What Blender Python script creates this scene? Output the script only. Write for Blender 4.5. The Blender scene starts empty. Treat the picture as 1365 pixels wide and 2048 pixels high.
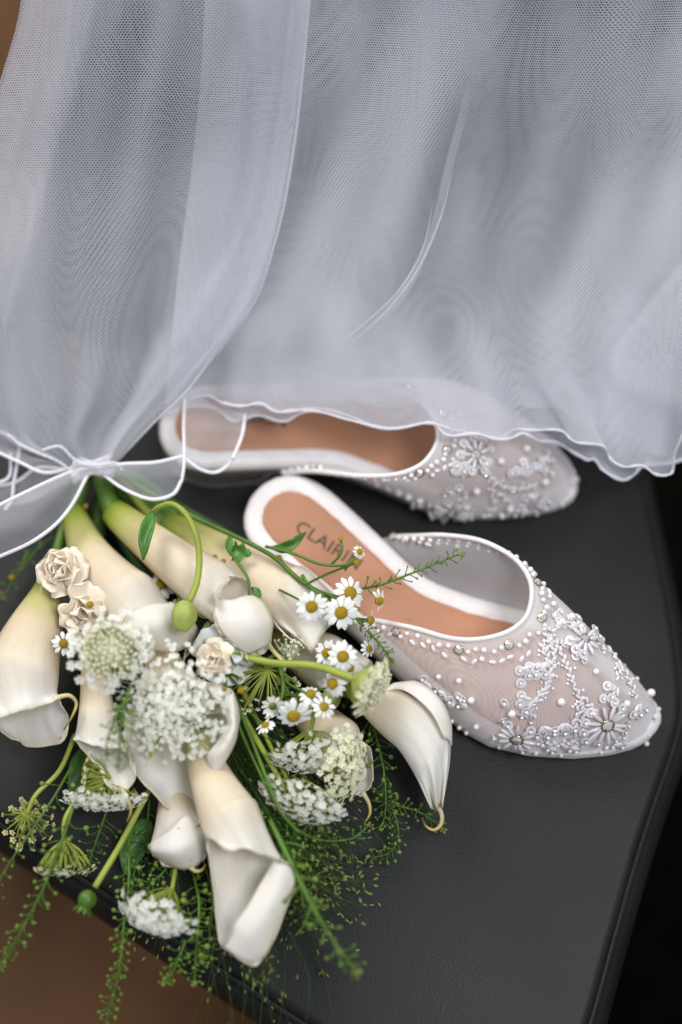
import bpy, math, random
import numpy as np
from mathutils import Vector, Matrix
from mathutils.bvhtree import BVHTree
random.seed(7); rng = np.random.default_rng(7)
# ------------------------------------------------------------------ camera, world, light (1 unit = 10 cm)
SC = bpy.context.scene
COL = SC.collection
TH = math.radians(22); D = 7.6
CAM = np.array([0, -D*math.sin(TH), D*math.cos(TH)])
FWD = np.array([0, math.sin(TH), -math.cos(TH)]); RGT = np.array([1., 0, 0]); UPV = np.array([0, math.cos(TH), math.sin(TH)])
TOC = -FWD
cd = bpy.data.cameras.new('camera'); cam = bpy.data.objects.new('camera', cd); COL.objects.link(cam)
cam.location = CAM; cam.rotation_euler = (TH, 0, 0)
cd.sensor_fit = 'VERTICAL'; cd.sensor_height = 36; cd.sensor_width = 24; cd.lens = 50; cd.clip_end = 200; cd.clip_start = .05
cd.dof.use_dof = True; cd.dof.focus_distance = 6.80; cd.dof.aperture_fstop = 0.175
SC.camera = cam
w = bpy.data.worlds.new('World'); SC.world = w; w.use_nodes = True
bg = w.node_tree.nodes['Background']; bg.inputs[0].default_value = (.90, .94, 1, 1); bg.inputs[1].default_value = .28

def area(name, loc, tgt, size, power, color):
    l = bpy.data.lights.new(name, 'AREA'); l.shape = 'RECTANGLE'; l.size = size[0]; l.size_y = size[1]; l.energy = power; l.color = color
    o = bpy.data.objects.new(name, l); COL.objects.link(o); o.location = loc
    o.rotation_euler = (Vector(tgt)-Vector(loc)).to_track_quat('-Z', 'Y').to_euler(); o['kind'] = 'helper'
    return o
area('window_light', (-7, 9, 13), (0, 0, 0), (9, 7), 2250, (1, .97, .93))
area('overhead_window_light', (4.8, -3.2, 15), (0, 0, 0), (4.5, 5), 1350, (.95, .97, 1))
SC.view_settings.view_transform = 'Standard'; SC.view_settings.look = 'None'; SC.view_settings.gamma = 1; SC.view_settings.exposure = .32
SC.cycles.transparent_max_bounces = 32; SC.cycles.max_bounces = 8; SC.cycles.use_denoising = True
SC.cycles.sample_clamp_indirect = 4

# ------------------------------------------------------------------ helpers
ZC = 1.
def P(px, py, z=0.):
    if z > .3: z = .3+(z-.3)*ZC
    d = FWD+RGT*((px-682.5)/2048*.72)+UPV*((1024-py)/2048*.72)
    return CAM+d*((z-CAM[2])/d[2])
def pxs(p): return float((np.array(p)-CAM)@FWD)*.72/2048           # world size of one photo pixel at p
def nrm(v): v = np.asarray(v, float); return v/(np.linalg.norm(v)+1e-12)
def cr(pts, n, closed=False):
    """Catmull-Rom samples; pts (k,d)"""
    pts = np.asarray(pts, float); k = len(pts)
    if closed:
        t = np.arange(n)/n*k; i = np.floor(t).astype(int); f = (t-i)[:, None]
        p0, p1, p2, p3 = pts[(i-1) % k], pts[i % k], pts[(i+1) % k], pts[(i+2) % k]
    else:
        if k == 1: return np.repeat(pts, n, 0)
        e = np.vstack([2*pts[0]-pts[1], pts, 2*pts[-1]-pts[-2]])
        t = np.linspace(0, k-1, n); i = np.minimum(np.floor(t).astype(int), k-2); f = (t-i)[:, None]
        p0, p1, p2, p3 = e[i], e[i+1], e[i+2], e[i+3]
    return .5*((2*p1)+(-p0+p2)*f+(2*p0-5*p1+4*p2-p3)*f*f+(-p0+3*p1-3*p2+p3)*f**3)
class MB:
    def __init__(s): s.v = []; s.f = []; s.t = []; s.uv = []
    def n(s): return len(s.v)
    def add(s, V, F, t=0., uv=None):
        b = len(s.v); V = np.asarray(V, float)
        s.v.extend(map(tuple, V)); s.f.extend([tuple(int(i)+b for i in q) for q in F])
        s.t.extend(np.broadcast_to(np.asarray(t, float), (len(V),)).tolist())
        s.uv.extend(map(tuple, uv) if uv is not None else [(0., 0.)]*len(V))
        return s
    def grid(s, G, t=0., closed=False, uv=None):
        """G (r,c,3)"""
        r, c = G.shape[:2]; F = []
        for i in range(r-1):
            for j in range(c if closed else c-1):
                j2 = (j+1) % c; F.append((i*c+j, i*c+j2, (i+1)*c+j2, (i+1)*c+j))
        t = np.broadcast_to(np.asarray(t, float), (r, c)).reshape(-1)
        if uv is None:
            a, b = np.meshgrid(np.linspace(0, 1, c), np.linspace(0, 1, r)); uv = np.stack([a, b], -1).reshape(-1, 2)
        return s.add(G.reshape(-1, 3), F, t, uv)
    def tube(s, pts, rad, n=8, t=0., cap=True):
        pts = np.asarray(pts, float); k = len(pts); rad = np.broadcast_to(np.asarray(rad, float), (k,))
        T = np.gradient(pts, axis=0); T /= (np.linalg.norm(T, axis=1)[:, None]+1e-12)
        up = np.array([0, 0, 1.]) if abs(T[0][2]) < .9 else np.array([1., 0, 0])
        N = nrm(np.cross(T[0], up)); G = []
        for i in range(k):
            N = nrm(N-T[i]*(N@T[i])); B = np.cross(T[i], N)
            a = np.arange(n)/n*2*math.pi
            G.append(pts[i]+rad[i]*(np.cos(a)[:, None]*N+np.sin(a)[:, None]*B))
        G = np.array(G); tt = np.asarray(t, float)
        if tt.ndim == 1: tt = tt[:, None]
        b = len(s.v); s.grid(G, tt, closed=True)
        if cap: s.f.append(tuple(b+j for j in range(n))[::-1]); s.f.append(tuple(b+(k-1)*n+j for j in range(n)))
        return s
    def ball(s, c, r, axes=None, n=8, m=5, t=0.):
        """ellipsoid; r scalar or 3, axes 3x3 rows"""
        r = np.broadcast_to(np.asarray(r, float), (3,)); A = np.eye(3) if axes is None else np.asarray(axes)
        V = [(0, 0, 1)]
        for i in range(1, m):
            a = math.pi*i/m
            for j in range(n): V.append((math.sin(a)*math.cos(2*math.pi*j/n), math.sin(a)*math.sin(2*math.pi*j/n), math.cos(a)))
        V.append((0, 0, -1)); V = np.array(V)*r@A+np.asarray(c)
        F = [(0, 1+j, 1+(j+1) % n) for j in range(n)]
        for i in range(m-2):
            for j in range(n): F.append((1+i*n+j, 1+(i+1)*n+j, 1+(i+1)*n+(j+1) % n, 1+i*n+(j+1) % n))
        L = len(V)-1; F += [(L, 1+(m-2)*n+(j+1) % n, 1+(m-2)*n+j) for j in range(n)]
        return s.add(V, F, t)
    def mesh(s, name, mat, smooth=True):
        me = bpy.data.meshes.new(name); me.from_pydata(s.v, [], s.f)
        if smooth: me.polygons.foreach_set('use_smooth', [True]*len(me.polygons))
        a = me.attributes.new('t', 'FLOAT', 'POINT'); a.data.foreach_set('value', s.t)
        uvl = me.uv_layers.new(name='UVMap'); idx = np.empty(len(me.loops), int); me.loops.foreach_get('vertex_index', idx)
        uvl.data.foreach_set('uv', np.array(s.uv)[idx].reshape(-1)); me.materials.append(mat); me.update()
        return me
    def build(s, name, mat, parent=None, smooth=True, thick=0, sub=0):
        o = bpy.data.objects.new(name, s.mesh(name, mat, smooth)); COL.objects.link(o)
        if parent is not None: o.parent = parent
        if thick:
            m = o.modifiers.new('thickness', 'SOLIDIFY'); m.thickness = thick; m.offset = 0
        if sub:
            m = o.modifiers.new('smooth', 'SUBSURF'); m.levels = m.render_levels = sub
        return o
def tag(o, label=None, cat=None, group=None, kind=None):
    if label: o['label'] = label
    if cat: o['category'] = cat
    if group: o['group'] = group
    if kind: o['kind'] = kind
    return o
def thing(name, label, cat, group=None, loc=(0, 0, 0)):
    o = bpy.data.objects.new(name, None); COL.objects.link(o); o.location = loc; o.empty_display_size = .1
    return tag(o, label, cat, group)
def inst(name, me, parent, M):
    o = bpy.data.objects.new(name, me); COL.objects.link(o); o.parent = parent; o.matrix_basis = M; return o
def basis(n, roll=0.):
    n = nrm(n); a = np.array([0, 0, 1.]) if abs(n[2]) < .95 else np.array([1., 0, 0])
    x = nrm(np.cross(a, n)); y = np.cross(n, x); c, s = math.cos(roll), math.sin(roll)
    return np.array([x*c+y*s, -x*s+y*c, n])                         # rows
def mat4(loc, B, sc=1.):
    sc = np.broadcast_to(np.asarray(sc, float), (3,)); M = Matrix.Identity(4)
    for i in range(3):
        for j in range(3): M[i][j] = float(B[j][i]*sc[j])
        M[i][3] = float(loc[i])
    return M
def iv(tx, ty, tc=1.): return nrm(RGT*tx+UPV*ty+TOC*tc)             # a direction by picture right, picture up, towards viewer

# ------------------------------------------------------------------ materials
def newmat(name):
    m = bpy.data.materials.new(name); m.use_nodes = True; nt = m.node_tree
    return m, nt, nt.nodes['Principled BSDF'], nt.nodes['Material Output']
def node(nt, typ, **kw):
    n = nt.nodes.new(typ)
    for k, v in kw.items():
        if k.startswith('i'): n.inputs[int(k[1:])].default_value = v
        else: setattr(n, k, v)
    return n
def ramp(nt, stops, src=None):
    r = nt.nodes.new('ShaderNodeValToRGB'); e = r.color_ramp.elements
    while len(e) < len(stops): e.new(.5)
    for k, (p, c) in enumerate(stops): e[k].position = p; e[k].color = (*c, 1)
    if src: nt.links.new(src, r.inputs[0])
    return r
def bump(nt, b, h, strength, dist):
    n = node(nt, 'ShaderNodeBump'); n.inputs['Strength'].default_value = strength; n.inputs['Distance'].default_value = dist
    nt.links.new(h, n.inputs['Height']); nt.links.new(n.outputs[0], b.inputs['Normal']); return n
def plain(name, col, rough=.5, metal=0., noise=0., nscale=8., spec=.5, bmp=0., bscale=60., trans=0., tcol=None):
    m, nt, b, out = newmat(name)
    b.inputs['Base Color'].default_value = (*col, 1); b.inputs['Roughness'].default_value = rough; b.inputs['Metallic'].default_value = metal
    b.inputs['Specular IOR Level'].default_value = spec
    tc = node(nt, 'ShaderNodeTexCoord')
    if noise:
        nz = node(nt, 'ShaderNodeTexNoise'); nz.inputs['Scale'].default_value = nscale; nz.inputs['Detail'].default_value = 4
        nt.links.new(tc.outputs['Object'], nz.inputs['Vector'])
        r = ramp(nt, [(.3, tuple(c*(1-noise) for c in col)), (.7, tuple(min(1, c*(1+noise)) for c in col))], nz.outputs[0])
        nt.links.new(r.outputs[0], b.inputs['Base Color'])
    if bmp:
        nz = node(nt, 'ShaderNodeTexNoise'); nz.inputs['Scale'].default_value = bscale; nt.links.new(tc.outputs['Object'], nz.inputs['Vector'])
        bump(nt, b, nz.outputs[0], bmp, .01)
    if trans:
        t = node(nt, 'ShaderNodeBsdfTranslucent'); t.inputs[0].default_value = (*(tcol or col), 1)
        mx = node(nt, 'ShaderNodeMixShader', i0=trans); nt.links.new(b.outputs[0], mx.inputs[1]); nt.links.new(t.outputs[0], mx.inputs[2])
        nt.links.new(mx.outputs[0], out.inputs[0])
    return m
def attr_mat(name, stops, rough=.5, trans=.2, vein=0., spec=.3, mottled=.06):
    m, nt, b, out = newmat(name)
    at = node(nt, 'ShaderNodeAttribute', attribute_name='t'); r = ramp(nt, stops, at.outputs['Fac'])
    tc = node(nt, 'ShaderNodeTexCoord'); nz = node(nt, 'ShaderNodeTexNoise'); nz.inputs['Scale'].default_value = 5; nz.inputs['Detail'].default_value = 5
    nt.links.new(tc.outputs['Object'], nz.inputs['Vector'])
    hs = node(nt, 'ShaderNodeMixRGB', blend_type='MULTIPLY', i0=1.); rr = ramp(nt, [(.3, (1-mottled*1.2, 1-mottled*1.5, 1-mottled*2.5)), (.7, (1, 1, 1))], nz.outputs[0])
    nt.links.new(r.outputs[0], hs.inputs[1]); nt.links.new(rr.outputs[0], hs.inputs[2]); nt.links.new(hs.outputs[0], b.inputs['Base Color'])
    b.inputs['Roughness'].default_value = rough; b.inputs['Specular IOR Level'].default_value = spec
    if vein:
        mp0 = node(nt, 'ShaderNodeMapping'); mp0.inputs['Scale'].default_value = (60, 2.2, 1); nt.links.new(tc.outputs['UV'], mp0.inputs[0])
        n0 = node(nt, 'ShaderNodeTexNoise'); n0.inputs['Scale'].default_value = 1.; n0.inputs['Detail'].default_value = 4; nt.links.new(mp0.outputs[0], n0.inputs['Vector'])
        r0 = ramp(nt, [(.32, (.965, .958, .93)), (.56, (1, 1, 1))], n0.outputs[0]); h0 = node(nt, 'ShaderNodeMixRGB', blend_type='MULTIPLY', i0=1.)
        nt.links.new(hs.outputs[0], h0.inputs[1]); nt.links.new(r0.outputs[0], h0.inputs[2])
        n9 = node(nt, 'ShaderNodeTexNoise'); n9.inputs['Scale'].default_value = 26; nt.links.new(tc.outputs['Object'], n9.inputs['Vector'])
        r9 = ramp(nt, [(.70, (1, 1, 1)), (.76, (.62, .40, .22))], n9.outputs[0]); rt = ramp(nt, [(.93, (0, 0, 0)), (1, (1, 1, 1))], at.outputs['Fac'])
        h9 = node(nt, 'ShaderNodeMixRGB', blend_type='MULTIPLY'); nt.links.new(rt.outputs[0], h9.inputs[0]); nt.links.new(h0.outputs[0], h9.inputs[1]); nt.links.new(r9.outputs[0], h9.inputs[2])
        hs = h9; nt.links.new(hs.outputs[0], b.inputs['Base Color'])
        mp = node(nt, 'ShaderNodeMapping'); mp.inputs['Scale'].default_value = (34, 1.6, 1); nt.links.new(tc.outputs['UV'], mp.inputs[0])
        n2 = node(nt, 'ShaderNodeTexNoise'); n2.inputs['Scale'].default_value = 1.; n2.inputs['Detail'].default_value = 3; nt.links.new(mp.outputs[0], n2.inputs['Vector'])
        bump(nt, b, n2.outputs[0], vein, .012)
    t = node(nt, 'ShaderNodeBsdfTranslucent'); nt.links.new(hs.outputs[0], t.inputs[0])
    mx = node(nt, 'ShaderNodeMixShader', i0=trans); nt.links.new(b.outputs[0], mx.inputs[1]); nt.links.new(t.outputs[0], mx.inputs[2]); nt.links.new(mx.outputs[0], out.inputs[0])
    return m
def net_mat(name, col=(.82, .82, .88), base=.45, amp=.3, pitch=.0134, edge=False, fac=.55):
    """fine hexagonal net: threads opaque, holes open"""
    m, nt, b, out = newmat(name)
    b.inputs['Base Color'].default_value = (*col, 1); b.inputs['Roughness'].default_value = .6; b.inputs['Specular IOR Level'].default_value = .2
    tc = node(nt, 'ShaderNodeTexCoord'); sep = None; tot = None
    for k in range(3):
        a = math.radians(60*k+90)
        vd = node(nt, 'ShaderNodeVectorMath', operation='DOT_PRODUCT'); nt.links.new(tc.outputs['UV'], vd.inputs[0])
        vd.inputs[1].default_value = (math.cos(a)*2*math.pi/pitch, math.sin(a)*2*math.pi/pitch, 0)
        c = node(nt, 'ShaderNodeMath', operation='COSINE'); nt.links.new(vd.outputs['Value'], c.inputs[0])
        if tot is None: tot = c
        else:
            ad = node(nt, 'ShaderNodeMath', operation='ADD'); nt.links.new(tot.outputs[0], ad.inputs[0]); nt.links.new(c.outputs[0], ad.inputs[1]); tot = ad
    ma = node(nt, 'ShaderNodeMath', operation='MULTIPLY_ADD'); nt.links.new(tot.outputs[0], ma.inputs[0]); ma.inputs[1].default_value = -amp/2; ma.inputs[2].default_value = base; ma.use_clamp = True
    al = ma
    lw = node(nt, 'ShaderNodeLayerWeight'); lw.inputs[0].default_value = .28
    a2 = node(nt, 'ShaderNodeMath', operation='MULTIPLY_ADD'); nt.links.new(lw.outputs['Facing'], a2.inputs[0]); a2.inputs[1].default_value = fac; nt.links.new(al.outputs[0], a2.inputs[2]); a2.use_clamp = True; al = a2
    if edge:
        at = node(nt, 'ShaderNodeAttribute', attribute_name='t'); a3 = node(nt, 'ShaderNodeMath', operation='ADD'); a3.use_clamp = True
        nt.links.new(al.outputs[0], a3.inputs[0]); nt.links.new(at.outputs['Fac'], a3.inputs[1]); al = a3
    tl = node(nt, 'ShaderNodeBsdfTranslucent'); tl.inputs[0].default_value = (*col, 1)
    m1 = node(nt, 'ShaderNodeMixShader', i0=.35); nt.links.new(b.outputs[0], m1.inputs[1]); nt.links.new(tl.outputs[0], m1.inputs[2])
    tr = node(nt, 'ShaderNodeBsdfTransparent'); mx = node(nt, 'ShaderNodeMixShader'); nt.links.new(al.outputs[0], mx.inputs[0])
    nt.links.new(tr.outputs[0], mx.inputs[1]); nt.links.new(m1.outputs[0], mx.inputs[2]); nt.links.new(mx.outputs[0], out.inputs[0])
    return m
def leather_mat():
    m, nt, b, out = newmat('charcoal_leather'); tc = node(nt, 'ShaderNodeTexCoord')
    nz = node(nt, 'ShaderNodeTexNoise'); nz.inputs['Scale'].default_value = 1.3; nz.inputs['Detail'].default_value = 5; nt.links.new(tc.outputs['Object'], nz.inputs['Vector'])
    r = ramp(nt, [(.3, (.0095, .0112, .0116)), (.7, (.0165, .0165, .0150))], nz.outputs[0]); nt.links.new(r.outputs[0], b.inputs['Base Color'])
    b.inputs['Roughness'].default_value = .46; b.inputs['Specular IOR Level'].default_value = .17
    vo = node(nt, 'ShaderNodeTexVoronoi'); vo.inputs['Scale'].default_value = 95; nt.links.new(tc.outputs['Object'], vo.inputs['Vector'])
    n2 = node(nt, 'ShaderNodeTexNoise'); n2.inputs['Scale'].default_value = 105; nt.links.new(tc.outputs['Object'], n2.inputs['Vector'])
    ad = node(nt, 'ShaderNodeMath', operation='ADD'); nt.links.new(vo.outputs[0], ad.inputs[0]); nt.links.new(n2.outputs[0], ad.inputs[1])
    n3 = node(nt, 'ShaderNodeTexNoise'); n3.inputs['Scale'].default_value = 160; nt.links.new(tc.outputs['Object'], n3.inputs['Vector'])
    ad2 = node(nt, 'ShaderNodeMath', operation='ADD'); nt.links.new(ad.outputs[0], ad2.inputs[0]); nt.links.new(n3.outputs[0], ad2.inputs[1])
    bump(nt, b, ad2.outputs[0], .11, .008)
    rr = ramp(nt, [(.35, (.42,)*3), (.65, (.53,)*3)], nz.outputs[0]); nt.links.new(rr.outputs[0], b.inputs['Roughness'])
    return m
def floor_mat():
    m, nt, b, out = newmat('brown_floor'); tc = node(nt, 'ShaderNodeTexCoord')
    nz = node(nt, 'ShaderNodeTexNoise'); nz.inputs['Scale'].default_value = .5; nz.inputs['Detail'].default_value = 6; nt.links.new(tc.outputs['Object'], nz.inputs['Vector'])
    r = ramp(nt, [(.3, (.07, .033, .014)), (.7, (.135, .064, .028))], nz.outputs[0]); nt.links.new(r.outputs[0], b.inputs['Base Color']); b.inputs['Roughness'].default_value = .6; b.inputs['Specular IOR Level'].default_value = .15
    return m
LEATHER = leather_mat(); FLOOR = floor_mat()
GROOVE = plain('dark_groove', (.012, .012, .012), .6)
SLAB = plain('black_slab', (.0022, .0020, .0014), 1., spec=.03, noise=.4, nscale=3, bmp=.5, bscale=40)
CALLA = attr_mat('calla_petal', [(0, (.16, .25, .03)), (.13, (.40, .46, .06)), (.30, (.72, .67, .32)), (.42, (.88, .77, .58)), (.72, (.91, .84, .73)), (.86, (.92, .89, .84)), (.97, (.94, .93, .93)), (1, (.86, .82, .70))], .45, .42, vein=.16, spec=.3)
TIP = attr_mat('calla_tip', [(0, (.72, .66, .38)), (.75, (.50, .38, .10)), (1, (.22, .08, .02))], .5, .15)
CREAM = attr_mat('cream_petal', [(0, (.88, .78, .50)), (.3, (.97, .86, .70)), (1, (.97, .91, .83))], .55, .32, vein=.25)
BLUEWHITE = attr_mat('white_petal', [(0, (.75, .78, .6)), (1, (.86, .9, .95))], .5, .25, vein=.2)
WHITE = plain('floret_white', (.93, .93, .88), .6, trans=.35, tcol=(.97, .96, .88))
OFFWHITE = plain('floret_cream', (.84, .82, .62), .6, trans=.25, tcol=(.8, .85, .5))
YELLOWISH = plain('floret_yellow', (.62, .58, .28), .6, trans=.2)
DAISY_P = plain('daisy_petal', (.88, .89, .88), .55, trans=.22)
DAISY_C = plain('daisy_disc', (.88, .52, .02), .8, noise=.35, nscale=60, bmp=1., bscale=120)
STEM = plain('stem_green', (.07, .15, .013), .5, noise=.3, nscale=6, trans=.12, tcol=(.2, .4, .02))
STEM_L = plain('stem_lime', (.30, .36, .05), .5, noise=.2, nscale=6, trans=.15, tcol=(.4, .5, .05))
STEM_D = plain('stem_dark', (.045, .11, .015), .5, noise=.3, nscale=5, trans=.1)
POD = plain('pod_green', (.15, .25, .032), .45, noise=.3, nscale=30, trans=.25, tcol=(.3, .55, .04))
GRASS = plain('grass_green', (.035, .085, .008), .5, noise=.4, nscale=4, trans=.1)
SEED = plain('seed_pale', (.24, .27, .06), .5, noise=.3, nscale=20, trans=.2)
LEAF = plain('leaf_green', (.07, .20, .03), .42, noise=.35, nscale=9, bmp=.4, bscale=30, trans=.25, tcol=(.2, .5, .04))
BUDM = plain('bud_green', (.36, .42, .10), .6, noise=.22, nscale=10, bmp=.4, bscale=20, trans=.15)
VEIL = net_mat('veil_net', (.69, .70, .765), .03, .92, .0106, edge=True, fac=.20)
ORG = net_mat('organza', (.80, .82, .88), .22, .10, .007)
CORD = plain('satin_cord', (.86, .84, .90), .5, bmp=.6, bscale=80, trans=.2)
CORD_SOFT = net_mat('thread_edge', (.86, .85, .90), .72, .0, .01, fac=.2); CORD_FAINT = net_mat('faint_thread_edge', (.86, .85, .90), .26, .0, .01, fac=.2)
SHOEW = plain('shoe_white_leather', (.69, .655, .65), .5, noise=.05, nscale=9, bmp=.5, bscale=60)
TAN = plain('tan_insole', (.36, .165, .088), .55, noise=.12, nscale=2.5, bmp=.25, bscale=70)
INK = plain('insole_print', (.04, .027, .014), .6)
SMESH = net_mat('shoe_mesh', (.87, .84, .86), .54, .10, .0075, edge=True)
PEARL = plain('pearl', (.72, .685, .68), .16, spec=.8); PEARL.node_tree.nodes['Principled BSDF'].inputs['Coat Weight'].default_value = .6
BUGLE = plain('bugle_bead', (.87, .85, .88), .16, spec=.7, trans=.35); BUGLE.node_tree.nodes['Principled BSDF'].inputs['Coat Weight'].default_value = .7
SEQ = plain('sequin', (.84, .82, .85), .18, spec=.8, trans=.2)
RHIN = plain('rhinestone', (.92, .91, .88), .06, metal=.75)
SETTING = plain('stone_setting', (.45, .36, .22), .25, metal=1.)

# ------------------------------------------------------------------ setting: floor, slab, chair
def floor():
    o = MB().add([(-30, -30, -4.6), (30, -30, -4.6), (30, 30, -4.6), (-30, 30, -4.6)], [(0, 1, 2, 3)]).build('floor', FLOOR, smooth=False)
    tag(o, kind='structure')
    g = []
    c0 = P(1000, 2300, -4.57); 
    pts = [(c0[0], -20), (28, -20), (28, 20), (c0[0]+1.2, 20)]
    V = [(x, y, z) for z in (-4.6+.004, -4.57) for x, y in pts]
    o = MB().add(V, [(4, 5, 6, 7), (0, 1, 5, 4), (1, 2, 6, 5), (2, 3, 7, 6), (3, 0, 4, 7)]).build('slab', SLAB, smooth=False)  # thin near-black slab laid over the floor right of the seat
    tag(o, 'thin black slab lying on the floor right of the grey leather seat', 'slab')
floor()
def chair():
    t = thing('leather_chair', 'charcoal grey leather armless chair under the shoes and bouquet', 'chair')
    out = [(1080, 2290), (1130, 2180), (1178, 2048), (1225, 1880), (1270, 1720), (1312, 1590), (1345, 1495), (1362, 1420), (1358, 1330), (1335, 1180), (1305, 1040), (1285, 940), (1272, 800), (1262, 640), (1255, 480),
           (900, 440), (500, 440), (120, 440), (-40, 640), (-150, 900), (-300, 1180), (-400, 1330), (-330, 1425), (-120, 1560), (150, 1740), (440, 1931), (700, 2100), (930, 2255), (1010, 2300)]
    o2 = np.array([P(x, y, 0) for x, y in out]); O = cr(o2, 180, True)
    cen = O.mean(0); nin = np.roll(O, -1, 0)-np.roll(O, 1, 0); nin = np.stack([nin[:, 1], -nin[:, 0], 0*nin[:, 0]], 1); nin /= np.linalg.norm(nin, axis=1)[:, None]
    if ((O-cen)*nin).sum() < 0: nin = -nin
    rows = []
    for off, z in [(-.045, .0), (-.03, -.002), (-.012, -.012), (0, -.035), (.002, -.05)]:
        r = O+nin*off; r[:, 2] = z; rows.append(r)
    rows = rows[::-1]
    for f in (.9, .7, .45, .2): r = cen+(O-nin*.045-(0, 0, 0)-cen)*1; r = cen+(r-cen)*f; r[:, 2] = .0+.02*(1-f); rows.append(r)
    mb = MB(); G = np.array(rows); mb.grid(G, closed=True); b = len(mb.v)-180; mb.f.append(tuple(b+j for j in range(180)))
    mb.build('seat_top', LEATHER, t)
    # welt cord round the edge, its groove, and the boxing under it
    mb = MB(); r = O+nin*.012; r[:, 2] = -.075; r = np.vstack([r, r[:1]]); mb.tube(r, .022, 8); mb.build('piping', LEATHER, t)
    rows = []
    for off, z in [(-.03, -.05), (-.03, -.10)]: r = O+nin*off; r[:, 2] = z; rows.append(r)
    MB().grid(np.array(rows), closed=True).build('seam_groove', GROOVE, t)
    rows = []
    for off, z in [(-.03, -.095), (.03, -.10), (.075, -.14), (.115, -.24), (.125, -.38), (.09, -.52), (.0, -.58), (-.1, -.6)]:
        r = O+nin*off; r[:, 2] = z; rows.append(r)
    MB().grid(np.array(rows), closed=True).build('side_panel', LEATHER, t)
    rows = []
    for off, z in [(-.25, -.58), (-.25, -1.2)]: r = O+nin*off; r[:, 2] = z; rows.append(r)
    G = np.array(rows); mb = MB().grid(G, closed=True); mb.build('seat_frame', GROOVE, t)
    for x, y in [(1000, 2120), (-200, 1420), (1230, 900), (60, 700)]:
        p = P(x, y, -1.2); MB().tube([p, p+(0, 0, -1.6), (p[0], p[1], -4.59)], [.22, .18, .13], 14).build('leg', GROOVE, t)
    # backrest rising under the veil
    rows = []
    for y, z in [(800, .012), (700, .03), (600, .12), (480, .3), (330, .6), (180, .92), (40, 1.22), (-120, 1.56), (-260, 1.8)]:
        rows.append([P(x, y, z-(.10 if x < 160 or x == 1250 else 0)+.02*math.sin(x*.01+y*.02)) for x in (150-max(0, y)*.16, 260, 450, 700, 950, 1150, 1250)])
    G = np.array([cr(r, 60) for r in rows]); G = np.array([cr(G[:, j], 70) for j in range(60)]).transpose(1, 0, 2)
    MB().grid(G).build('backrest', LEATHER, t, thick=0).modifiers.new('thickness', 'SOLIDIFY').thickness = .35
chair()

# ------------------------------------------------------------------ shoes
S_ = [0, .01, .03, .06, .10, .15, .2, .28, .36, .54, .71, .9, 1.04, 1.28, 1.57, 1.7, 1.9, 2.1, 2.25, 2.35, 2.395, 2.41]
FAR = [-.005, .062, .108, .152, .188, .215, .230, .235, .226, .185, .145, .10, .085, .13, .21, .23, .215, .175, .13, .085, .045, .01]
NEAR = [-.015, -.078, -.128, -.170, -.204, -.232, -.250, -.270, -.285, -.31, -.34, -.38, -.41, -.46, -.505, -.505, -.45, -.355, -.255, -.16, -.09, -.03]
def zin(s): return .30-.17*(1/(1+math.exp(-(s-.85)*4.5)))
def interp(s, A): return float(np.interp(s, S_, A))
TL = [(.60, -.335, .20), (.75, -.325, .28), (.9, -.305, .38), (1.11, -.27, .47), (1.3, -.245, .53), (1.43, -.19, .56), (1.53, -.10, .575), (1.575, .0, .58), (1.56, .10, .585), (1.50, .19, .59), (1.38, .25, .58), (1.2, .265, .54), (1.02, .235, .46), (.88, .20, .36), (.74, .178, .22)]
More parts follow.
